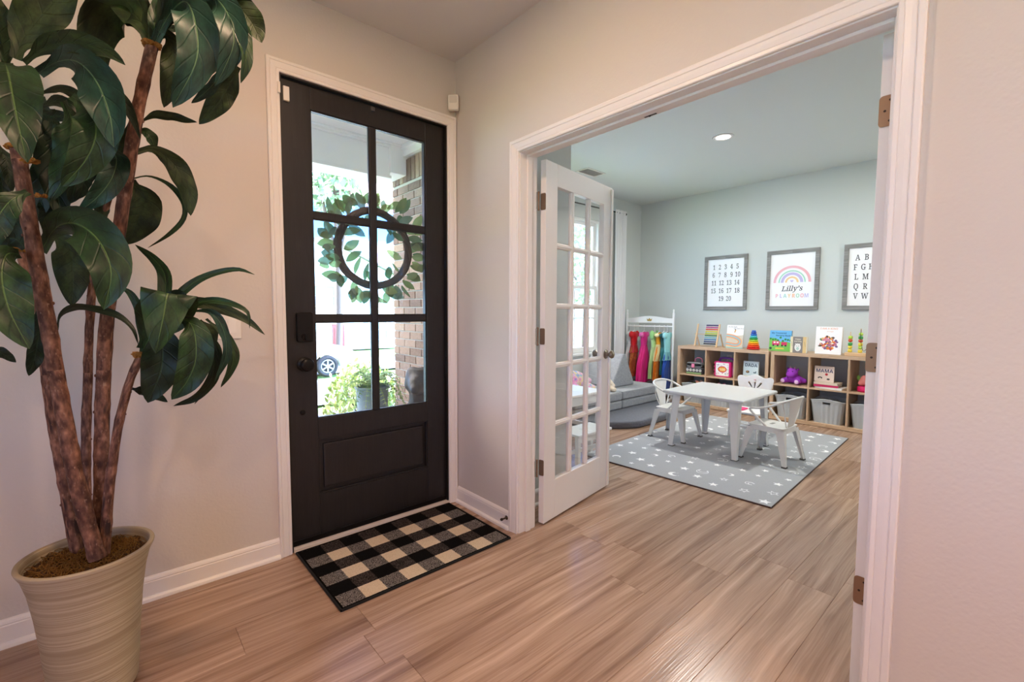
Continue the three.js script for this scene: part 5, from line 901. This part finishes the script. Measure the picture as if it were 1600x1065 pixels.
{
  const t = thing('popper_toy', 'rainbow tiered pop toy with a blue top on the left shelf', 'toy', onTop(0.205, 4.09), FACE), C = [0xd8201f, 0xe8421c, 0xf07a1c, 0xf4c020, 0xa8cf3a, 0x2f9a54, 0x49bccb, 0x2f6cc2, 0x2a4aa6];
  C.forEach((c, i) => { const R = 0.062 - i * 0.0048, n = 10, g = []; for (let k = 0; k < n; k++) { const a = k / n * 6.2832 + (i % 2) * 0.31; g.push(ball(R * 0.36 + 0.003, R * 0.78 * Math.cos(a), 0.0135 + i * 0.0232, R * 0.78 * Math.sin(a), 1, 0.013 / (R * 0.36 + 0.003), 1, 12)); } g.push(cyl(R * 0.85, R * 0.82, 0.02, 0, 0.0125 + i * 0.0232, 0, 20)); obj('tier', g, std(c, 0.4), t); });
  obj('tip', [ball(0.012, 0.012, 0.218, 0), ball(0.012, -0.012, 0.218, 0), ball(0.012, 0, 0.218, 0.012), ball(0.012, 0, 0.218, -0.012)], std(0x3a68c8, 0.4), t);
}
book('blue and green picture book with a red vehicle, left on the right shelf', onTop(0.49, 4.10), 0.225, 0.235, 0.02, 0x24506e, (g, w, h) => {
  g.fillStyle = '#6db6e4'; g.fillRect(0, 0, w, h); g.fillStyle = '#7cc45a'; g.beginPath(); g.moveTo(0, h * 0.42); g.quadraticCurveTo(w * 0.3, h * 0.3, w * 0.5, h * 0.55); g.quadraticCurveTo(w * 0.8, h * 0.5, w, h * 0.6); g.lineTo(w, h); g.lineTo(0, h); g.fill();
  g.fillStyle = '#2f8a46'; for (let i = 0; i < 9; i++) { g.beginPath(); g.arc(20 + i * 44, h * (0.34 + 0.18 * hash(i, 2, 3)), 20, 0, 7); g.fill(); } g.fillStyle = '#d7366a'; g.fillRect(w * 0.14, h * 0.52, w * 0.34, h * 0.2); g.fillRect(w * 0.56, h * 0.56, w * 0.26, h * 0.16); g.fillStyle = '#f7e1e6'; g.fillRect(w * 0.2, h * 0.55, 36, 30); g.fillRect(w * 0.34, h * 0.55, 36, 30); g.fillStyle = '#2d2d30'; for (const x of [0.2, 0.4, 0.6, 0.76]) { g.beginPath(); g.arc(w * x, h * 0.73, 17, 0, 7); g.fill(); }
  g.fillStyle = '#e9d35a'; g.fillRect(w * 0.3, h * 0.84, w * 0.4, 26); g.fillStyle = '#3a3f44'; g.beginPath(); g.arc(w * 0.08, h * 0.88, 24, 0, 7); g.fill(); g.fillStyle = '#16356e'; g.font = 'bold 40px sans-serif'; g.textAlign = 'center'; g.fillText('My Treasured', w * 0.42, h * 0.16); g.fillText('Nursery Book', w * 0.62, h * 0.28);
});
book('small cream book with a white owl on a grey cover panel', onTop(0.70, 4.06), 0.155, 0.175, 0.055, 0xd9cfae, (g, w, h) => {
  g.fillStyle = '#ece2bd'; g.fillRect(0, 0, w, h); g.fillStyle = '#8d8783'; g.fillRect(w * 0.16, 0, w * 0.62, h); g.fillStyle = '#e5c88e'; g.fillRect(w * 0.78, 0, w * 0.2, h); g.fillStyle = '#f4f4f0'; g.beginPath(); g.ellipse(w * 0.47, h * 0.66, w * 0.2, h * 0.24, 0, 0, 7); g.fill(); g.beginPath(); g.moveTo(w * 0.3, h * 0.4); g.lineTo(w * 0.36, h * 0.56); g.lineTo(w * 0.58, h * 0.56); g.lineTo(w * 0.64, h * 0.4); g.lineTo(w * 0.47, h * 0.48); g.fill();
  g.fillStyle = '#444'; g.beginPath(); g.arc(w * 0.41, h * 0.58, 9, 0, 7); g.arc(w * 0.53, h * 0.58, 9, 0, 7); g.fill(); g.fillStyle = '#bcd8cf'; g.beginPath(); g.ellipse(w * 0.47, h * 0.74, w * 0.09, h * 0.1, 0, 0, 7); g.fill(); g.fillStyle = '#f2e9cf'; g.font = 'bold 46px sans-serif'; g.textAlign = 'center'; g.fillText('Happy', w * 0.47, h * 0.18); g.fillText('Owl Day', w * 0.47, h * 0.32); g.strokeStyle = '#7d6a4c'; g.lineWidth = 5; for (const s of [0.06, 0.88]) { g.beginPath(); g.moveTo(w * s, h * 0.3); g.lineTo(w * (s + 0.06), h * 0.6); g.stroke(); }
}, 0.02);
book('large white book with a cluster of orange animals on the cover', onTop(0.965, 4.08), 0.235, 0.29, 0.035, 0xf0e4dc, (g, w, h) => {
  g.fillStyle = '#fdfbfb'; g.fillRect(0, 0, w, h); const C = ['#e4773c', '#efa04f', '#c24f3a', '#6b8b62', '#b46a8e', '#58483f', '#e9c07a', '#d98aa2', '#7b5a86'];
  for (let i = 0; i < 70; i++) { const a = hash(i, 1, 5) * 6.28, r = Math.sqrt(hash(i, 2, 5)); g.fillStyle = C[Math.floor(hash(i, 3, 5) * 9)]; g.beginPath(); g.ellipse(w * (0.5 + 0.36 * r * Math.cos(a)), h * (0.62 + 0.24 * r * Math.sin(a)), 12 + 16 * hash(i, 4, 5), 10 + 14 * hash(i, 6, 5), a, 0, 7); g.fill(); }
  g.fillStyle = '#5a4038'; for (const [x, y] of [[0.44, 0.36], [0.68, 0.4], [0.2, 0.7]]) { g.beginPath(); g.arc(w * x, h * y, 18, 0, 7); g.fill(); } g.fillStyle = '#e8b49c'; g.font = 'bold 44px sans-serif'; g.textAlign = 'center'; g.fillText('I AM A KIND', w * 0.5, h * 0.1); g.font = '26px sans-serif'; g.fillText('of magic', w * 0.55, h * 0.19);
}, 0.08);
{
  const t = thing('bead_stacker', 'wooden bead stacker with three posts of green, yellow and orange beads', 'toy', onTop(1.225, 4.06), FACE);
  obj('base', box2(-0.11, 0.13, 0, 0.035, -0.035, 0.035, 0.006), woodL, t);
  const pal = [0xe9d24a, 0xe8d83f, 0x3f9a4e, 0xd9542b, 0xb9d850, 0xe08a2e];
  [[-0.07, [0, 1, 2, 3, 4]], [0.015, [0, 4, 1, 3, 2, 4]], [0.09, [0, 1, 3, 5, 2, 3]]].forEach(([x, l]) => { obj('post', cyl(0.004, 0.004, 0.036 * l.length + 0.03, x, 0.035 + (0.036 * l.length + 0.03) / 2, 0, 10), woodL, t); l.forEach((c, k) => obj('bead', k % 2 ? ball(0.0195, x, 0.054 + k * 0.034, 0, 1, 0.9, 1, 16) : new RoundedBoxGeometry(0.036, 0.032, 0.036, 3, 0.009).translate(x, 0.052 + k * 0.034, 0), std(pal[c], 0.35), t)); });
  obj('string', tube([[0.015, 0.28, 0.0], [0.02, 0.18, 0.03], [0.045, 0.06, 0.035], [0.08, 0.10, 0.035], [0.09, 0.2, 0.02]], 0.0022, 30), std(0x2a2a2c, 0.8), t);
}
// ---------- in the cells ----------
const inCell = (u, i, dx = 0, x = SX + 0.10) => [x, MID, cellZ(u, i) + dx];
{
  const t = thing('flower_box', 'grey lidded box with white flowers, pink latch and pink handle', 'box', [SX + 0.12, MID, -0.495], FACE), gm = std(0x55575e, 0.25), pk = std(0xf58fb2, 0.4);
  obj('body', ext(rrect(-0.105, 0, 0.105, 0.09, 0.018), 0.13, 0.008).translate(0, 0, -0.065), gm, t);
  obj('lid', ext(rrect(-0.105, 0.088, 0.105, 0.155, 0.034), 0.13, 0.008).translate(0, 0, -0.065), phys(0x7b8086, 0.15, { transmission: 0.25, thickness: 0 }), t);
  obj('latch', box(0.04, 0.05, 0.012, -0.01, 0.11, 0.068, 0.004), pk, t);
  obj('handle', tube([[-0.02, 0.15, 0], [-0.012, 0.195, 0], [0.03, 0.21, 0], [0.072, 0.195, 0], [0.08, 0.15, 0]], 0.006, 24), pk, t);
  for (let k = 0; k < 5; k++) { const x = -0.086 + k * 0.043, g = []; for (let q = 0; q < 5; q++) g.push(new THREE.CylinderGeometry(0.0085, 0.0085, 0.002, 12).rotateX(Math.PI / 2).translate(x + 0.0095 * Math.cos(q * 1.257), 0.052 + 0.0095 * Math.sin(q * 1.257), 0.066)); obj('flower', g, std(0xf7f7f5, 0.5), t); obj('flower_heart', new THREE.CylinderGeometry(0.005, 0.005, 0.003, 12).rotateX(Math.PI / 2).translate(x, 0.052, 0.0665), gm, t); }
  obj('grass_band', box2(-0.1, 0.1, 0.004, 0.022, 0.064, 0.067, 0.001), std(0x86a86a, 0.6), t);
}
{
  const t = thing('carry_toy', 'hot pink toy book with the number 100 and a purple handle', 'toy', [SX + 0.13, MID, -0.135], FACE + 0.0), hp = std(0xe0267e, 0.35), pu = std(0x6a2a8a, 0.35);
  obj('case', ext(rrect(-0.10, 0, 0.10, 0.19, 0.016), 0.055, 0.006).translate(0, 0, 0.0), hp, t);
  obj('side_panel', ext(rrect(0.05, 0.02, 0.125, 0.185, 0.016), 0.05, 0.006).translate(0, 0, -0.055), std(0xc57ab4, 0.4), t);
  obj('handle', tube([[-0.06, 0.175, 0.0], [-0.05, 0.225, 0], [0.03, 0.235, 0], [0.1, 0.225, 0], [0.115, 0.17, -0.02]], 0.012, 30), pu, t);
  obj('button', [0xe0343a, 0x4a90c4, 0xf0a030, 0x58b060].map((c, i) => ball(0.013, -0.108, 0.03 + i * 0.045, 0.03, 0.8, 1, 1, 12)), std(0xe8577a, 0.4), t);
  obj('front_print', ext(rrect(-0.082, 0.014, 0.078, 0.176, 0.008), 0.001).translate(0, 0, 0.0552), std(0xffffff, 0.4), t).userData.label = 'white front sheet';
  const pm = canvasTex(256, 256, (g, w, h) => { g.fillStyle = '#fff'; g.fillRect(0, 0, w, h); for (let i = 0; i < 70; i++) { const x = hash(i, 1, 8) * w, y = hash(i, 2, 8) * h; g.fillStyle = ['#d8367e', '#4f9ac0', '#6fb04c', '#e8a23a', '#7a4fa0'][i % 5]; g.fillRect(x, y, 11, 11); } g.fillStyle = '#d92a5e'; g.beginPath(); g.ellipse(w / 2, h / 2, 92, 66, 0, 0, 7); g.fill(); g.fillStyle = '#f2a628'; g.beginPath(); g.ellipse(w / 2, h / 2, 78, 50, 0, 0, 7); g.fill(); g.fillStyle = '#fff3c4'; g.font = 'bold 76px sans-serif'; g.textAlign = 'center'; g.textBaseline = 'middle'; g.fillText('100', w / 2, h / 2 + 3); });
  obj('printed_label', new THREE.BoxGeometry(0.15, 0.15, 0.0006).translate(-0.002, 0.095, 0.0566), std(0xffffff, 0.4, { map: pm }), t);
}
function pile(list, z, x) { let y = MID; list.forEach(([label, w, h, d, c, turn, dz]) => { const t = thing('book', label, 'book', [x, y, z + dz], FACE + turn, 'books on the cube shelves'); obj('cover', [box2(-w / 2, w / 2, 0, 0.002, -d / 2, d / 2), box2(-w / 2, w / 2, h - 0.002, h, -d / 2, d / 2), box2(-w / 2, w / 2, 0, h, d / 2 - 0.002, d / 2)], std(c, 0.5), t); obj('pages', box2(-w / 2 + 0.003, w / 2 - 0.003, 0.0021, h - 0.0021, -d / 2 + 0.003, d / 2 - 0.0021), std(0xf0ebe0, 0.8), t); y += h + 0.0004; }); return y; }
{
  const y = pile([['pale grey book lying flat under the DADA book', 0.26, 0.026, 0.19, 0xcfc9bd, 0.05, 0.03], ['cream book lying flat directly below the DADA book', 0.21, 0.022, 0.17, 0xe2d9c6, -0.04, 0.0]], cellZ(0, 2), SX + 0.12);
  book('square pale blue board book titled DADA on a pile of books', [SX + 0.11, y, cellZ(0, 2) - 0.015], 0.172, 0.172, 0.022, 0xc8dbe0, (g, w, h) => { g.fillStyle = '#d8e9ee'; g.fillRect(0, 0, w, h); g.fillStyle = '#24425c'; g.font = 'bold 118px sans-serif'; g.textAlign = 'center'; g.fillText('DADA', w * 0.5, h * 0.38); g.fillStyle = '#6d5a4a'; g.beginPath(); g.ellipse(w * 0.3, h * 0.74, 46, 34, 0, 0, 7); g.fill(); g.fillStyle = '#c9a06a'; g.beginPath(); g.arc(w * 0.28, h * 0.72, 20, 0, 7); g.fill(); g.fillStyle = '#56707e'; g.fillRect(w * 0.68, h * 0.73, 70, 30); g.beginPath(); g.arc(w * 0.84, h * 0.7, 14, 0, 7); g.fill(); }, 0.05);
  const y2 = pile([['thin white book at the bottom of the pile below the MAMA book', 0.25, 0.02, 0.19, 0xefeae4, -0.12, 0.035], ['magenta-spined book in the pile below the MAMA book', 0.22, 0.022, 0.18, 0xcf2a62, 0.03, 0.0], ['cream book on top of the pile below the MAMA book', 0.215, 0.024, 0.17, 0xe6d6c0, -0.05, 0.002]], cellZ(1, 1) - 0.02, SX + 0.11);
  book('square cream board book titled MAMA on a pile of books', [SX + 0.095, y2, cellZ(1, 1) - 0.05], 0.178, 0.165, 0.02, 0xe6cfc0, (g, w, h) => { g.fillStyle = '#f3dfd2'; g.fillRect(0, 0, w, h); g.fillStyle = '#2a3566'; g.font = 'bold 108px sans-serif'; g.textAlign = 'center'; g.fillText('MAMA', w * 0.5, h * 0.40); g.fillStyle = '#c2323a'; g.beginPath(); g.arc(w * 0.62, h * 0.52, 28, 0, 7); g.fill(); g.fillStyle = '#3a3430'; g.beginPath(); g.ellipse(w * 0.3, h * 0.76, 44, 26, 0, 0, 7); g.fill(); g.fillStyle = '#efe0d2'; g.beginPath(); g.ellipse(w * 0.3, h * 0.8, 26, 18, 0, 0, 7); g.fill(); g.fillStyle = '#4a4440'; g.beginPath(); g.ellipse(w * 0.72, h * 0.82, 30, 20, 0, 0, 7); g.fill(); }, 0.05);
}
const plush = (c) => phys(c, 0.95, { sheen: 0.8, sheenColor: new THREE.Color(c).multiplyScalar(0.6), sheenRoughness: 0.6 });
{
  const t = thing('plush_hippo', 'purple plush animal with pale soles sitting in the right shelf', 'plush toy', [SX + 0.13, MID, cellZ(1, 0) - 0.01], FACE - 0.15), p = plush(0xa33fc6);
  obj('body', blob([[0.0, 0.062, -0.03, 0.07, 0.055, 0.06], [0, 0.132, 0.012, 0.056, 0.052, 0.05], [0, 0.108, 0.052, 0.044, 0.032, 0.032], [0.05, 0.045, 0.0, 0.03, 0.075, 0.036, 0.05, 0.028], [-0.05, 0.045, 0.0, 0.03, -0.075, 0.036, 0.05, 0.028], [0.06, 0.045, -0.05, 0.036, 0.09, 0.04, -0.06, 0.028]], 0.022, 56), p, t);
  for (const s of [-1, 1]) { obj('horn', new THREE.ConeGeometry(0.011, 0.026, 12).rotateZ(-s * 0.15).translate(s * 0.026, 0.193, 0.01), plush(0xe8b0d8), t); obj('ear', ball(0.015, s * 0.052, 0.168, 0.0, 0.8, 1, 0.5), p, t); obj('sole', ball(0.023, s * 0.074, 0.036, 0.072, 1, 1, 0.35), plush(0xe3bfe6), t); obj('eye', ball(0.006, s * 0.022, 0.147, 0.056), std(0x1a1218, 0.2), t); }
}
{
  const t = thing('pink_toy', 'pink toy with a green leaf in the right-hand cell, half hidden by the door leaf', 'toy', [SX + 0.12, MID, cellZ(1, 2) - 0.06], FACE);
  obj('base', lathe([[0, 0], [0.055, 0], [0.06, 0.015], [0.058, 0.05], [0.04, 0.06], [0, 0.06]], 30), std(0xe01a6a, 0.4), t);
  obj('head', blob([[0, 0.105, 0, 0.045, 0.04, 0.04], [0.0, 0.14, 0, 0.03, 0.03, 0.03], [-0.03, 0.085, 0.02, 0.02, 0.018, 0.018]], 0.02, 32), std(0xee8a84, 0.5), t);
  obj('leaf', bladeGeo(0.06, 0.03).translate(-0.05, 0.11, 0), green(0x86b84e), t);
}
// soft toys in the left bins
{
  const doll = (label, x, y, z, c, s = 1) => { const t = thing('plush_doll', label, 'plush toy', [x, y, z], FACE + 0.3, 'plush dolls in the left bins'); t.scale.setScalar(s); obj('body', blob([[0, 0.03, 0, 0.055, 0.05, 0.05], [0.0, 0.095, 0.01, 0.042, 0.042, 0.042], [0.05, 0.06, 0.02, 0.02, 0.075, 0.09, 0.03, 0.018], [-0.05, 0.06, 0.02, 0.02, -0.08, 0.085, 0.03, 0.018]], 0.018, 34), plush(c), t); for (const q of [-1, 1]) { obj('ear', ball(0.02, q * 0.033, 0.133, 0, 1, 1, 0.6), plush(c), t); obj('eye', ball(0.005, q * 0.016, 0.105, 0.05), std(0x201818, 0.2), t); } return t; };
  doll('peach plush doll peeking out of the bin below the flowered box', SX + 0.10, 0.20, cellZ(0, 0) + 0.055, 0xf0b6a6, 0.85);
  doll('pink plush doll peeking out of the bin below the pink 100 toy', SX + 0.10, 0.20, cellZ(0, 1) - 0.005, 0xf29ab8, 0.85);
  doll('pale pink plush doll at the right edge of the bin below the pink 100 toy', SX + 0.10, 0.19, cellZ(0, 1) + 0.105, 0xf6b4c6, 0.48);
  const cl = (label, x, z, c, w) => { const t = thing('folded_cloth', label, 'cloth', [x, 0.215, z], FACE); obj('folds', grid(24, 10, (u, v) => [(u - 0.5) * w, 0.06 * Math.sin(v * Math.PI) + 0.015 * Math.sin(u * 14 + v * 5), (v - 0.5) * 0.2]), green(c, 0.9), t); };
  cl('green cloth bulging from the bin below the flowered box', SX + 0.18, cellZ(0, 0) - 0.03, 0x8fa04a, 0.12);
  cl('purple cloth bulging from the bin below the flowered box', SX + 0.18, cellZ(0, 0) + 0.07, 0x5b3a78, 0.1);
  cl('crimson cloth bulging from the bin below the pink 100 toy', SX + 0.16, cellZ(0, 1) - 0.07, 0xb02a56, 0.14);
}
// soft toys on the couch
{
  const u = thing('plush_unicorn', 'big rainbow plush unicorn on the play couch, seen through the glass door', 'plush toy', [2.42, 0.292, -1.14], -0.2), T = dataTex(64, 64, (a, b) => { const c = [[238, 150, 196], [150, 140, 214], [130, 186, 224], [244, 214, 150], [232, 190, 224]], k = Math.floor(fbm(a * 7, b * 7, 3, 3) * 9) % 5; return c[k]; });
  const bm = phys(0xffffff, 0.95, { map: T, sheen: 0.5 });
  const uvs = (g) => metric(clean(g), 3);
  obj('body', uvs(blob([[0, 0.12, 0, 0.15, 0.11, 0.11], [-0.13, 0.2, 0.02, 0.07, -0.17, 0.31, 0.04, 0.075], [-0.17, 0.33, 0.07, 0.07, -0.19, 0.30, 0.15, 0.05], [0.1, 0.06, 0.09, 0.05, 0.12, 0.04, 0.19, 0.045], [-0.08, 0.06, 0.09, 0.05, -0.07, 0.04, 0.19, 0.045], [0.14, 0.14, -0.05, 0.05, 0.24, 0.09, -0.02, 0.04]], 0.05, 52)), bm, u);
  obj('horn', new THREE.ConeGeometry(0.02, 0.11, 14).rotateX(0.3).translate(-0.17, 0.45, 0.1), std(0xf0c9d8, 0.4), u);
  for (const s of [-1, 1]) obj('ear', new THREE.ConeGeometry(0.022, 0.06, 12).translate(-0.17 + s * 0.045, 0.41, 0.05), plush(0xf2b6d2), u);
  obj('mane', [ball(0.045, -0.13, 0.38, 0.0), ball(0.045, -0.1, 0.32, -0.02), ball(0.045, -0.085, 0.25, -0.02), ball(0.035, -0.17, 0.41, 0.04)], plush(0xb78ae0), u);
  const b = thing('plush_bear', 'cream plush bear on the play couch just right of the glass door', 'plush toy', [2.74, 0.281, -0.93], -0.4), c = plush(0xe6d8c6);
  obj('body', blob([[0, 0.075, 0, 0.065, 0.075, 0.055], [0, 0.18, 0.01, 0.055, 0.052, 0.05], [0.05, 0.11, 0.02, 0.028, 0.085, 0.06, 0.05, 0.024], [-0.05, 0.11, 0.02, 0.028, -0.085, 0.06, 0.05, 0.024], [0.04, 0.03, 0.03, 0.03, 0.06, 0.025, 0.11, 0.028], [-0.04, 0.03, 0.03, 0.03, -0.06, 0.025, 0.11, 0.028], [0, 0.168, 0.05, 0.024, 0.02, 0.018]], 0.02, 48), c, b);
  for (const s of [-1, 1]) { obj('ear', ball(0.02, s * 0.042, 0.228, 0, 1, 1, 0.6), c, b); obj('eye', ball(0.006, s * 0.02, 0.192, 0.056), std(0x1c1512, 0.2), b); }
}
renderer.render(scene, camera);
